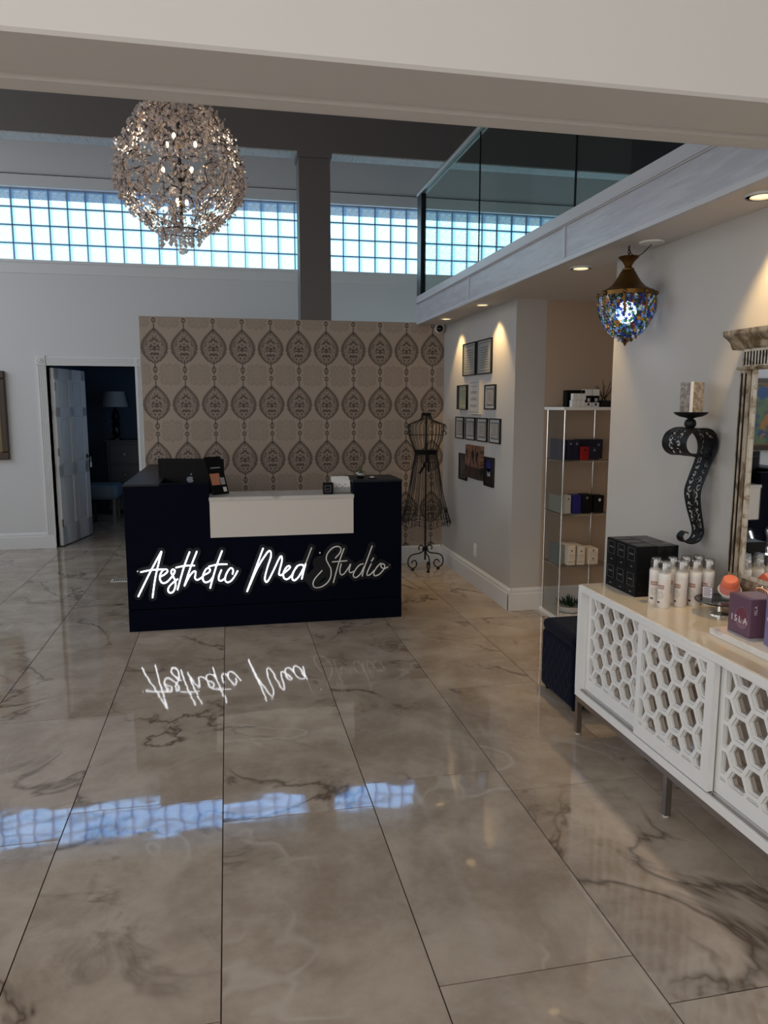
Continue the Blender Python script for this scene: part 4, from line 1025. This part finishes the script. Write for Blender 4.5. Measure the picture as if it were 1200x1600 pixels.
for zz, rr in ((3.19, .135), (2.545, .105)):
    MB(co).tube([(cx_+rr*math.cos(t*PI/16), cy_+rr*math.sin(t*PI/16), zz) for t in range(32)], .004, 6, True).build('wire_ring', 'dark_metal', cl)
for i in range(6):
    a = i*PI/3+.3; up_ = i % 2; rr = .085; zz = (2.97, 2.82)[up_]
    p = Vector((cx_+rr*math.cos(a), cy_+rr*math.sin(a), zz)); MB(co).tube([(cx_, cy_, zz-.06), p-Vector((0, 0, .04)), p], .004, 6).build('lamp_arm', 'dark_metal', cl)
    MB(co).ball(p+Vector((0, 0, .018)), .008, 10, 1.8).build('bulb', 'bulb_glow', cl)
for i in range(3):
    a = i*2.1; p = Vector((cx_+.03*math.cos(a), cy_+.03*math.sin(a), 2.69)); MB(co).ball(p, .008, 10, 1.8).build('bulb', 'bulb_glow', cl)
dr_ = MB(co)
for k in range(26):
    a = 2*PI*k/26+rng.uniform(-.06, .06); rr = .104+rng.uniform(-.012, .01); n_ = rng.choice((2, 3, 3, 4)); zz = 2.535
    for j in range(n_): dr_.octa((cx_+rr*math.cos(a), cy_+rr*math.sin(a), zz), .007+.0022*j, .009+.0022*j); zz -= .019+.003*j
for k in range(14):
    a = 2*PI*k/14; rr = .055; dr_.octa((cx_+rr*math.cos(a), cy_+rr*math.sin(a), 2.50-.012*(k % 2)), .011, .013)
dr_.build('hanging_drops', 'crystal', cl, kind='stuff')
MB(co).tube([(cx_, cy_, 2.56), (cx_, cy_, 2.46)], .002, 5).build('ball_wire', 'dark_metal', cl)
MB(co).ball((cx_, cy_, 2.448), .020, 12).build('crystal_ball', 'crystal', cl)
cpl = bpy.data.lights.new('chandelier_glow', 'POINT'); cpl.energy = 5; cpl.color = (1.0, .80, .58); cpl.shadow_soft_size = .12
o = bpy.data.objects.new('chandelier_glow', cpl); C.objects.link(o); o.parent = cl; o.location = (0, 0, 2.86-4.9)

# ================================================================== WALL SCONCE
sx_, sy_ = 2.09, 3.115
sn = thing('candle_sconce', (2.2, sy_, 1.0), 'black scrollwork wall sconce curling out at the top', 'sconce')
no = sn.location
rp = [(2.15, 1.425, .15), (2.10, 1.421, .18), (2.055, 1.424, .185), (2.022, 1.448, .185), (2.012, 1.485, .185), (2.032, 1.525, .185), (2.08, 1.546, .185), (2.14, 1.54, .18), (2.178, 1.503, .16), (2.187, 1.45, .14), (2.168, 1.39, .125), (2.138, 1.31, .12),
      (2.122, 1.25, .12), (2.132, 1.18, .11), (2.152, 1.11, .095), (2.163, 1.06, .085), (2.15, 1.025, .075), (2.118, 1.010, .065), (2.083, 1.018, .052), (2.070, 1.042, .042), (2.086, 1.062, .032), (2.106, 1.056, .024)]
path = spline([(a, b, c) for a, b, c in rp], 14)
L_ = [0]
for a, b in zip(path[:-1], path[1:]): L_.append(L_[-1]+math.hypot(a[0]-b[0], a[1]-b[1]))
NV = 30
rng = random.Random(5)
# spiral cut-outs in ribbon space (s along, t across -1..1)
cuts = []
s_ = .02
while s_ < L_[-1]-.10:
    for t_ in (-.5, .5):
        cuts.append((s_+rng.uniform(-.006, .006)+(.016 if t_ > 0 else 0), t_*.058+rng.uniform(-.006, .006), rng.uniform(.012, .018), rng.choice((-1, 1)), rng.uniform(0, 6.28)))
    s_ += .038
dots = [(rng.uniform(.01, L_[-1]-.12), rng.uniform(-.05, .05), rng.uniform(.0025, .0045)) for _ in range(90)]
def hole(s, y, half):
    if half - abs(y) < .010: return False
    for cs_, ct, R0, dr_, ph in cuts:
        dx, dy = s-cs_, y-ct; r = math.hypot(dx, dy)
        if r > R0+.004: continue
        th = (math.atan2(dy, dx)*dr_+ph) % (2*PI); rr = R0*(1-.32*th/(2*PI)); r2 = rr*.52
        if abs(r-rr) < .0034 and .5 < th < 5.9: return True
        if abs(r-r2) < .0027 and th > 2.2: return True
    for a, b, c in dots:
        if (s-a)**2+(y-b)**2 < c*c: return True
    return False
rbn = MB(no); vs = []; fs = []
for i, p in enumerate(path):
    for k in range(NV+1): vs.append((p[0], sy_+(k/NV-.5)*p[2], p[1]))
for i in range(len(path)-1):
    hw = (path[i][2]+path[i+1][2])/4; sm = (L_[i]+L_[i+1])/2
    for k in range(NV):
        if not hole(sm, ((k+.5)/NV-.5)*2*hw, hw): fs.append((i*(NV+1)+k, i*(NV+1)+k+1, (i+1)*(NV+1)+k+1, (i+1)*(NV+1)+k))
rbn.add(vs, fs, True)
ro_ = rbn.build('scroll_ribbon', 'black_iron', sn); sd = ro_.modifiers.new('solid', 'SOLIDIFY'); sd.thickness = .003; sd.offset = 0
for s in (-1, 1): MB(no).tube([(p[0], sy_+s*p[2]/2, p[1]) for p in path[::2]], .0035, 6).build('edge_wire', 'black_iron', sn)
MB(no).box(2.186, 2.2, sy_-.03, sy_+.03, 1.40, 1.50).build('wall_plate', 'black_iron', sn)
MB(no).lathe([(.001, 1.543), (.016, 1.546), (.024, 1.556), (.027, 1.568), (.022, 1.583), (.012, 1.59), (.022, 1.594), (.050, 1.600), (.070, 1.611), (.076, 1.620), (.071, 1.620), (.05, 1.608), (.001, 1.604)], (sx_, sy_, 0), 32, cap=False).build('dish', 'black_iron', sn)
ca = thing('pillar_candle', (sx_, sy_, 1.607), 'square silver mottled candle holder standing on the black sconce', 'candle', rotz=math.radians(10))
MB().box(-.036, .036, -.036, .036, 0, .148).build('pillar', 'mercury_glass', ca, .002)
MB().box(-.0395, -.0300, -.0395, -.0300, .001, .150).build('glare_strip', 'white_matte', ca)  # white strip paints the glare on the pillar's near corner

# ================================================================== MIRROR IN A FLUTED FRAME
mr = thing('wall_mirror', (2.2, 2.29, .776), 'tall mirror in an antique fluted frame on the cabinet', 'mirror')
qo = mr.location
YA, YZ = 2.85, 1.73   # far and near outer edges
MB(qo).box(2.148, 2.153, YZ+.08, YA-.08, .93, 1.80).build('glass', 'mirror', mr)
MB(qo).box(2.172, 2.198, YZ, YA, .776, 1.96).build('back_board', 'gold_dark', mr)
for ya, yb in ((YA, YA-.062), (YZ+.062, YZ)):
    MB(qo).box(2.135, 2.172, yb, ya, .90, 1.80).build('pilaster', 'antique', mr, .002)
    for k in range(2):
        yy = (ya-.012-k*.024) if ya == YA else (yb+.012+k*.024)
        MB(qo).box(2.133, 2.137, yy-.006, yy+.002, .93, 1.785).build('flute', 'black_matte', mr)
for ya, yb in ((YA-.066, YA-.087), (YZ+.087, YZ+.066)):
    MB(qo).box(2.140, 2.168, yb, ya, .93, 1.80).build('inner_strip', 'antique_pale', mr, .003)
MB(qo).box(2.140, 2.172, YZ, YA, 1.812, 1.885).build('frieze', 'antique_pale', mr)
for k in range(60):
    yy = YA-.014-k*.0185
    if yy < YZ+.012: break
    MB(qo).box(2.138, 2.142, yy-.0065, yy, 1.818, 1.874).build('flute', 'black_matte', mr)
MB(qo).prism([(2.198, 1.798), (2.128, 1.798), (2.122, 1.804), (2.128, 1.812), (2.198, 1.812)], lambda a, b, d: (a, d, b), YZ-.012, YA+.012).build('lower_bead', 'antique', mr)
MB(qo).prism([(2.198, 1.885), (2.132, 1.885), (2.126, 1.892), (2.118, 1.912), (2.098, 1.93), (2.084, 1.938), (2.080, 1.945), (2.080, 1.962), (2.198, 1.962)], lambda a, b, d: (a, d, b), YZ-.055, YA+.055).build('crown', 'antique', mr)
MB(qo).prism([(2.198, .777), (2.128, .777), (2.128, .81), (2.136, .83), (2.136, .89), (2.150, .925), (2.198, .94)], lambda a, b, d: (a, d, b), YZ-.02, YA+.02).build('base_rail', 'antique', mr)
MB(qo).box(2.144, 2.168, YZ+.066, YA-.066, .918, .935).build('bottom_strip', 'antique_pale', mr)

# ================================================================== WHITE LATTICE CABINET
XC, CY0, CY1, CZ0, CZ1 = 1.68, 3.345, 1.725, .205, .772
cb = thing('lattice_cabinet', (1.93, 2.535, 0), 'long white cabinet with hexagon lattice sliding doors on metal legs', 'cabinet')
bo = cb.location
MB(bo).box(XC, 2.185, CY1, CY0, CZ1-.032, CZ1).build('top_panel', 'white_lacquer', cb, .002)
MB(bo).box(XC, 2.185, CY1, CY0, CZ0, CZ0+.035).build('bottom_panel', 'white_lacquer', cb, .002)
MB(bo).box(XC, 2.185, CY0-.035, CY0, CZ0+.035, CZ1-.032).build('side_panel', 'white_lacquer', cb)
MB(bo).box(XC, 2.185, CY1, CY1+.035, CZ0+.035, CZ1-.032).build('side_panel', 'white_lacquer', cb)
MB(bo).box(2.165, 2.185, CY1+.035, CY0-.035, CZ0+.035, CZ1-.032).build('back_panel', 'white_lacquer', cb)
MB(bo).box(XC+.008, 2.183, CY1+.006, CY0-.006, CZ1, CZ1+.004).build('stone_top', 'cream_stone', cb)
for xx in (XC+.012, XC+.045): MB(bo).box(xx, xx+.014, CY1+.035, CY0-.035, CZ0+.034, CZ0+.038).build('track', 'steel_brown', cb)
def clip(poly, a0, a1, b0, b1):
    for ax, val, sg_ in ((0, a0, 1), (0, a1, -1), (1, b0, 1), (1, b1, -1)):
        out = []
        for i in range(len(poly)):
            p, q = poly[i], poly[(i+1) % len(poly)]; ip = (p[ax]-val)*sg_ >= 0; iq = (q[ax]-val)*sg_ >= 0
            if ip: out.append(p)
            if ip != iq:
                t = (val-p[ax])/(q[ax]-p[ax]); out.append((p[0]+(q[0]-p[0])*t, p[1]+(q[1]-p[1])*t))
        poly = out
        if len(poly) < 3: return []
    return poly
def lattice(name, mat, parent, yfar, width, z0, z1, x0, x1, r):
    cu = bpy.data.curves.new('lat', 'CURVE'); cu.dimensions = '2D'; cu.fill_mode = 'BOTH'; cu.extrude = (x1-x0)/2
    def sp(pts):
        s = cu.splines.new('POLY'); s.points.add(len(pts)-1); s.use_cyclic_u = True
        for i, (a, b) in enumerate(pts): s.points[i].co = (a, b, 0, 1)
    sp([(0, z0), (width, z0), (width, z1), (0, z1)])
    A0, A1, B0, B1 = .034, .034+5*.0866, .305, .722
    shrink = .048-r
    for k in range(6):
        ac_ = .034+k*.0866
        for j in range(-1, 6):
            bc_ = .675 - j*.1 + (.05 if k % 2 else 0)
            hx = [(ac_+r*math.cos(t*PI/3), bc_+r*math.sin(t*PI/3)) for t in range(6)]
            hx = clip(hx, A0+shrink*.6, A1-shrink*.6, B0+shrink*.6, B1-shrink*.6)
            if len(hx) >= 3:
                ar = abs(sum(hx[i][0]*hx[(i+1) % len(hx)][1]-hx[(i+1) % len(hx)][0]*hx[i][1] for i in range(len(hx))))/2
                if ar > 6e-5: sp(hx)
    to = bpy.data.objects.new('lat', cu); C.objects.link(to); dg = bpy.context.evaluated_depsgraph_get(); dg.update()
    me = bpy.data.meshes.new_from_object(to.evaluated_get(dg)); bpy.data.objects.remove(to); bpy.data.curves.remove(cu)
    xm = (x0+x1)/2
    for v in me.vertices:
        a, b, c = v.co; v.co = (xm+c-bo[0], yfar-a-bo[1], b-bo[2])
    bm = bmesh.new(); bm.from_mesh(me); bmesh.ops.remove_doubles(bm, verts=bm.verts, dist=1e-5); bmesh.ops.recalc_face_normals(bm, faces=bm.faces); bm.to_mesh(me); bm.free()
    me.materials.clear(); me.materials.append(MATS[mat]); me.name = name
    for p in me.polygons: p.use_smooth = False
    o = bpy.data.objects.new(name, me); C.objects.link(o); o.parent = parent; return o
DZ0, DZ1 = CZ0+.040, CZ1-.034
for yfar, wd, xf in ((CY0-.037, .52, XC+.038), (2.795, .512, XC+.006), (2.29, .525, XC+.038)):
    d = lattice('door', 'white_lacquer', cb, yfar, wd, DZ0, DZ1, xf, xf+.009, .0485)
    lattice('lattice_layer', 'white_lacquer', d, yfar, wd, DZ0, DZ1, xf+.0095, xf+.019, .0435)
    MB(bo).box(xf+.0195, xf+.022, yfar-wd, yfar, DZ0, DZ1).build('mirror_back', 'bronze_mirror', d)
MB(bo).box(XC+.004, XC+.03, 2.281, 2.289, DZ0, DZ1).build('door_edge', 'white_lacquer', cb)
MB(bo).box(XC+.004, XC+.03, CY1+.004, CY0-.004, CZ0-.028, CZ0).box(2.15, 2.175, CY1+.004, CY0-.004, CZ0-.028, CZ0).build('base_rail', 'steel_brown', cb)
for yy in (CY0-.004, 2.553, CY1+.030):
    for xx in (XC+.004, 2.149):
        l_ = MB(bo).box(xx, xx+.026, yy-.026, yy, .008, CZ0-.028).build('leg', 'steel_brown', cb)
        MB(bo).lathe([(.011, 0), (.012, .006), (.008, .009)], (xx+.013, yy-.013, 0), 12).build('foot_glide', 'white_matte', l_)
ZT = CZ1+.004

# ---- black gift boxes at the far end: 3 wide, 2 high, 2 deep
bw_, bd_, bh_ = .0925, .106, .118
RW, CLN, DP = ('bottom', 'top'), ('far', 'middle', 'near'), ('front', 'back')
for d in range(2):
    for r in range(2):
        for c in range(3):
            x0 = 1.812+d*bd_; y1 = 3.325-c*bw_; z0 = ZT+r*bh_
            t = thing('gift_box', (x0+bd_/2, y1-bw_/2, z0), f'black gift box, {CLN[c]} one in the {RW[r]} {DP[d]} row of the stack on the cabinet', 'box', 'black gift boxes stacked on the cabinet')
            MB(t.location).box(x0+.0006, x0+bd_-.0006, y1-bw_+.0006, y1-.0006, z0, z0+bh_-.001).build('carton', 'speckle_black' if d == 0 else 'black_gloss', t, .0015)
            if d == 0:
                m = MB(t.location); a0, a1, b0, b1 = y1-.074, y1-.016, z0+.045, z0+.105; e = .0012; xa, xb = x0-.0004, x0+.0006
                m.box(xa, xb, a0, a1, b1-e, b1).box(xa, xb, a0, a1, b0, b0+e).box(xa, xb, a0, a0+e, b0, b1).box(xa, xb, a1-e, a1, b0, b1)
                m.box(xa, xb, a0+.012, a1-.012, (b0+b1)/2, (b0+b1)/2+.005).box(xa, xb, y1-.058, y1-.040, z0+.016, z0+.021).build('printed_outline', 'box_print', t)
                MB(t.location).box(x0+.001, x0+.002, a0+e, a1-e, b0+e, b1-e).build('label_field', 'black_matte', t)
            if r == 1:
                MB(t.location).box(x0+.012, x0+bd_-.012, y1-bw_+.012, y1-.012, z0+bh_-.001, z0+bh_-.0004).build('top_print', 'box_top', t)

# ---- foam pump bottles, two rows of four
def arc_patch(m, r, a0, a1, z0, z1, n=8):
    vs = []; 
    for k in range(n+1):
        a = a0+(a1-a0)*k/n; vs += [(r*math.cos(a), r*math.sin(a), z0), (r*math.cos(a), r*math.sin(a), z1)]
    return m.add(vs, [(2*k, 2*k+2, 2*k+3, 2*k+1) for k in range(n)], True)
b0 = thing('pump_bottle', (1.844, 2.868, ZT), '', 'bottle', 'white foam pump bottles on the cabinet')
MB().lathe([(.024, 0), (.0265, .003), (.0265, .128), (.0262, .131)], n=28).build('body', 'bottle_white', b0)
MB().lathe([(.0268, .131), (.0268, .150), (.024, .156), (.013, .161), (.0105, .163), (.0105, .190), (.0095, .192)], n=28).box(-.008, .008, -.022, .006, .186, .195).build('pump', 'white_matte', b0)
MB().lathe([(.0255, .152), (.0255, .196), (.022, .2075), (.001, .209)], n=28, cap=False).build('clear_cap', 'clear_plastic', b0)
fa0 = math.radians(207)
lb_ = arc_patch(MB(), .0269, fa0-.62, fa0+.50, .086, .103); lb_.build('brand_band', 'rust_ink', b0)
rg = MB()
for k in range(5): arc_patch(rg, .0271, fa0-.5+k*.2, fa0-.41+k*.2, .089, .100, 2)
rg.build('brand_letters', 'bottle_white', b0)
cm = MB()
for rr in (.0135, .008):
    pts = [(.0268*math.cos(fa0-.05+rr*math.cos(t)/.0268), .0268*math.sin(fa0-.05+rr*math.cos(t)/.0268), .058+rr*1.15*math.sin(t)) for t in [2*PI*i/20 for i in range(20)]]
    cm.tube(pts, .0006, 4, True)
cm.build('ring_print', 'print_grey', b0)
arc_patch(MB(), .0269, fa0-.62, fa0-.1, .022, .029).build('dark_tag', 'dark_ink', b0)
BX = (1.844, 1.926, 1.993, 2.056)
first = True
for r, y in enumerate((2.868, 2.945)):
    for c, x in enumerate(BX):
        lbl = f'white foam pump bottle with clear cap, {("front", "back")[r]} row, {("first", "second", "third", "fourth")[c]} from the cabinet front'
        if first: b0['label'] = lbl; first = False
        else:
            q = dup(b0, (x+(.004 if r else 0), y, ZT), lbl, random.uniform(-.5, .5) if r else random.uniform(-.12, .12))

# ---- round glass stand with a card and a coral brush
ps = thing('glass_cake_stand', (2.02, 2.725, ZT), 'round glass display plate on a low foot', 'plate')
MB(ps.location).lathe([(.001, ZT+.056), (.10, ZT+.056), (.101, ZT+.060), (.10, ZT+.064), (.001, ZT+.064)], (2.02, 2.725, 0), 48, cap=False).build('glass_plate', 'plate_glass', ps)
MB(ps.location).tube([(2.02+.101*math.cos(t*PI/24), 2.725+.101*math.sin(t*PI/24), ZT+.060) for t in range(48)], .0036, 6, True).build('plate_edge', 'black_gloss', ps)
MB(ps.location).lathe([(.045, ZT), (.045, ZT+.004), (.012, ZT+.012), (.010, ZT+.050), (.030, ZT+.056)], (2.02, 2.725, 0), 24).build('foot', 'chrome', ps)
tc_ = thing('text_card', (1.985, 2.762, ZT+.064), 'small pale card printed with dark lines on the glass plate', 'card', rotz=math.radians(-60))
MB().box(-.02, .02, -.006, .006, 0, .046).build('card', 'lavender', tc_)
MB().box(-.0195, .0195, -.0065, -.006, .001, .045).build('card_face', 'ink_white', tc_)
for k in range(5): MB().box(-.016, .012+.004*(k % 2), -.0072, -.0064, .008+k*.0075, .0105+k*.0075).build('text_line', 'dark_ink', tc_)
kb = thing('face_brush', (2.075, 2.745, ZT+.064), 'coral silicone face brush resting in a silver pot', 'brush')
MB(kb.location).lathe([(.030, ZT+.064), (.037, ZT+.102), (.034, ZT+.102), (.027, ZT+.068), (.001, ZT+.067)], (2.075, 2.745, 0), 32, cap=False).build('pot', 'silver_pot', kb)
def tilted(c, prof, n, ax_, mat, name, par, sy=1):
    m = MB(par.location); ax_ = Vector(ax_).normalized(); u_ = ax_.orthogonal().normalized(); v_ = ax_.cross(u_); vs = []
    for r, h in prof:
        for k in range(n): t = 2*PI*k/n; vs.append(Vector(c)+u_*r*math.cos(t)+v_*r*sy*math.sin(t)+ax_*h)
    m.add(vs, [(i*n+k, i*n+(k+1) % n, (i+1)*n+(k+1) % n, (i+1)*n+k) for i in range(len(prof)-1) for k in range(n)], True); return m.build(name, mat, par)
tax = (-.30, -.42, .86); tcn = (2.072, 2.741, ZT+.098)
tilted(tcn, [(.044, -.006), (.0475, .0), (.046, .004), (.040, .002)], 32, tax, 'white_matte', 'rim', kb)
tilted(tcn, [(.041, .0), (.041, .006), (.039, .022), (.036, .032), (.001, .033)], 32, tax, 'coral_pink', 'handle_shell', kb)
tilted(tcn, [(.034, .031), (.034, .040), (.031, .058), (.026, .064), (.001, .066)], 32, tax, 'coral', 'silicone_pad', kb)

# ---- marble slab with two cartons, and a rose gold handle
sb = tag(MB((1.95, 2.26, ZT)).box(1.802, 2.10, 1.98, 2.486, ZT, ZT+.026).build('marble_slab', 'white_marble', None, .002), 'white marble slab under the plum carton', 'slab')
zb = ZT+.026
ib = thing('plum_carton', (1.852, 2.327, zb), 'plum carton printed ISLA with a pale oval', 'box', rotz=math.radians(0))
MB(ib.location).prism([(1.852, 2.448), (1.852, 2.327), (1.962, 2.318), (1.968, 2.442)], lambda a, b, d: (a, b, d), zb, zb+.146).build('carton', 'plum', ib, .0015)
ov = MB(ib.location); n_ = 40
yc, zc = 2.372, zb+.062
def egg(k, s=1): t = 2*PI*k/n_; return (yc+.036*s*math.cos(t), zc+(.046 if math.sin(t) > 0 else .036)*s*math.sin(t))
ov.tube([(1.8515, *egg(k)) for k in range(n_)], .0011, 5, True); ov.build('oval_outline', 'plum_light', ib)
MB(ib.location).prism([egg(k, .96) for k in range(n_)], lambda a, b, d: (d, a, b), 1.8514, 1.8522).build('oval_fill', 'plum_dark', ib)
MB(ib.location).prism([egg(k, .96) for k in range(n_//2, n_+1)], lambda a, b, d: (d, a, b), 1.8511, 1.8516).build('oval_lower', 'plum_light', ib)
o = text_mesh('ISLA', .034, 'ink_white', 'brand_text', ib, (1.8505-ib.location.x, 2.384-ib.location.y, .058), (0, -1, 0), (0, 0, 1), 1.5)
o = text_mesh('ISLA', .016, 'ink_white', 'side_text', ib, (1.873-ib.location.x, 2.3245-ib.location.y, .105), (0, 0, 1), (-1, .08, 0), 1.2)
MB(ib.location).prism([(1.870, 2.44), (1.870, 2.335), (1.955, 2.325), (1.96, 2.435)], lambda a, b, d: (a, b, d), zb+.146, zb+.1466).build('painted_sheen', 'plum_light', ib)  # lighter sheet on the top paints its sheen
lc = thing('lavender_carton', (1.862, 2.20, zb), 'lavender carton with a white letter R at the right edge', 'box')
MB(lc.location).box(1.862, 1.96, 2.12, 2.262, zb, zb+.185).build('carton', 'lavender', lc, .0015)
text_mesh('R', .020, 'ink_white', 'brand_text', lc, (1.8612-lc.location.x, 2.246-lc.location.y, .095), (0, -1, 0), (0, 0, 1), 1.5)
rg_ = thing('rose_gold_handle', (2.065, 2.545, ZT), 'rose gold looped handle standing behind the plum carton', 'handle')
MB(rg_.location).tube(spline([(2.05, 2.565, ZT+.004), (2.05, 2.565, ZT+.11), (2.056, 2.552, ZT+.150), (2.066, 2.535, ZT+.155), (2.074, 2.522, ZT+.140), (2.078, 2.515, ZT+.09), (2.078, 2.515, ZT+.004)], 6), .0085, 10).build('loop', 'rose_gold', rg_)
MB(rg_.location).lathe([(.035, ZT), (.035, ZT+.008), (.01, ZT+.010)], (2.064, 2.54, 0), 24).build('foot', 'rose_gold', rg_)

# ================================================================== OTTOMAN AND SMALL FLOOR THING
ot = thing('ottoman', (1.98, 3.77, 0), 'navy velvet cube ottoman beside the white cabinet', 'ottoman')
oo = ot.location
MB(oo).box(1.775, 2.17, 3.555, 3.985, .02, .36).build('quilted_body', 'velvet', ot, .025)
MB(oo).box(1.773, 2.172, 3.553, 3.987, .35, .425).build('cushion_top', 'velvet', ot, .035)
qs = MB(oo)
for k in range(-4, 9):     # stitched diamonds on the face that shows
    a = 3.60+k*.065
    for s in (1, -1):
        p0 = (a, .04); p1 = (a+s*.20, .34); cl2 = []
        for t in [i/10 for i in range(11)]:
            yy = p0[0]+(p1[0]-p0[0])*t; zz = .04+.30*t
            if 3.58 < yy < 3.96: cl2.append((1.7745, yy, zz))
        if len(cl2) > 2: qs.tube(cl2, .0022, 4)
qs.build('quilt_stitching', 'navy_box', ot)
for x in (1.81, 2.13):
    for y in (3.60, 3.94): MB(oo).lathe([(.014, 0), (.018, .022)], (x, y, 0), 10).build('foot', 'black_matte', ot)
fb = thing('black_pouf', (1.93, 2.99, 0), 'small rounded black object on the floor beneath the cabinet', 'floor object')
MB(fb.location).lathe([(.05, 0), (.062, .015), (.066, .04), (.06, .065), (.045, .078), (.001, .082)], (1.93, 2.99, 0), 24).build('shell', 'black_matte', fb)
MB(fb.location).lathe([(.030, .080), (.028, .086), (.001, .087)], (1.93, 2.99, 0), 20).build('lid', 'black_gloss', fb)
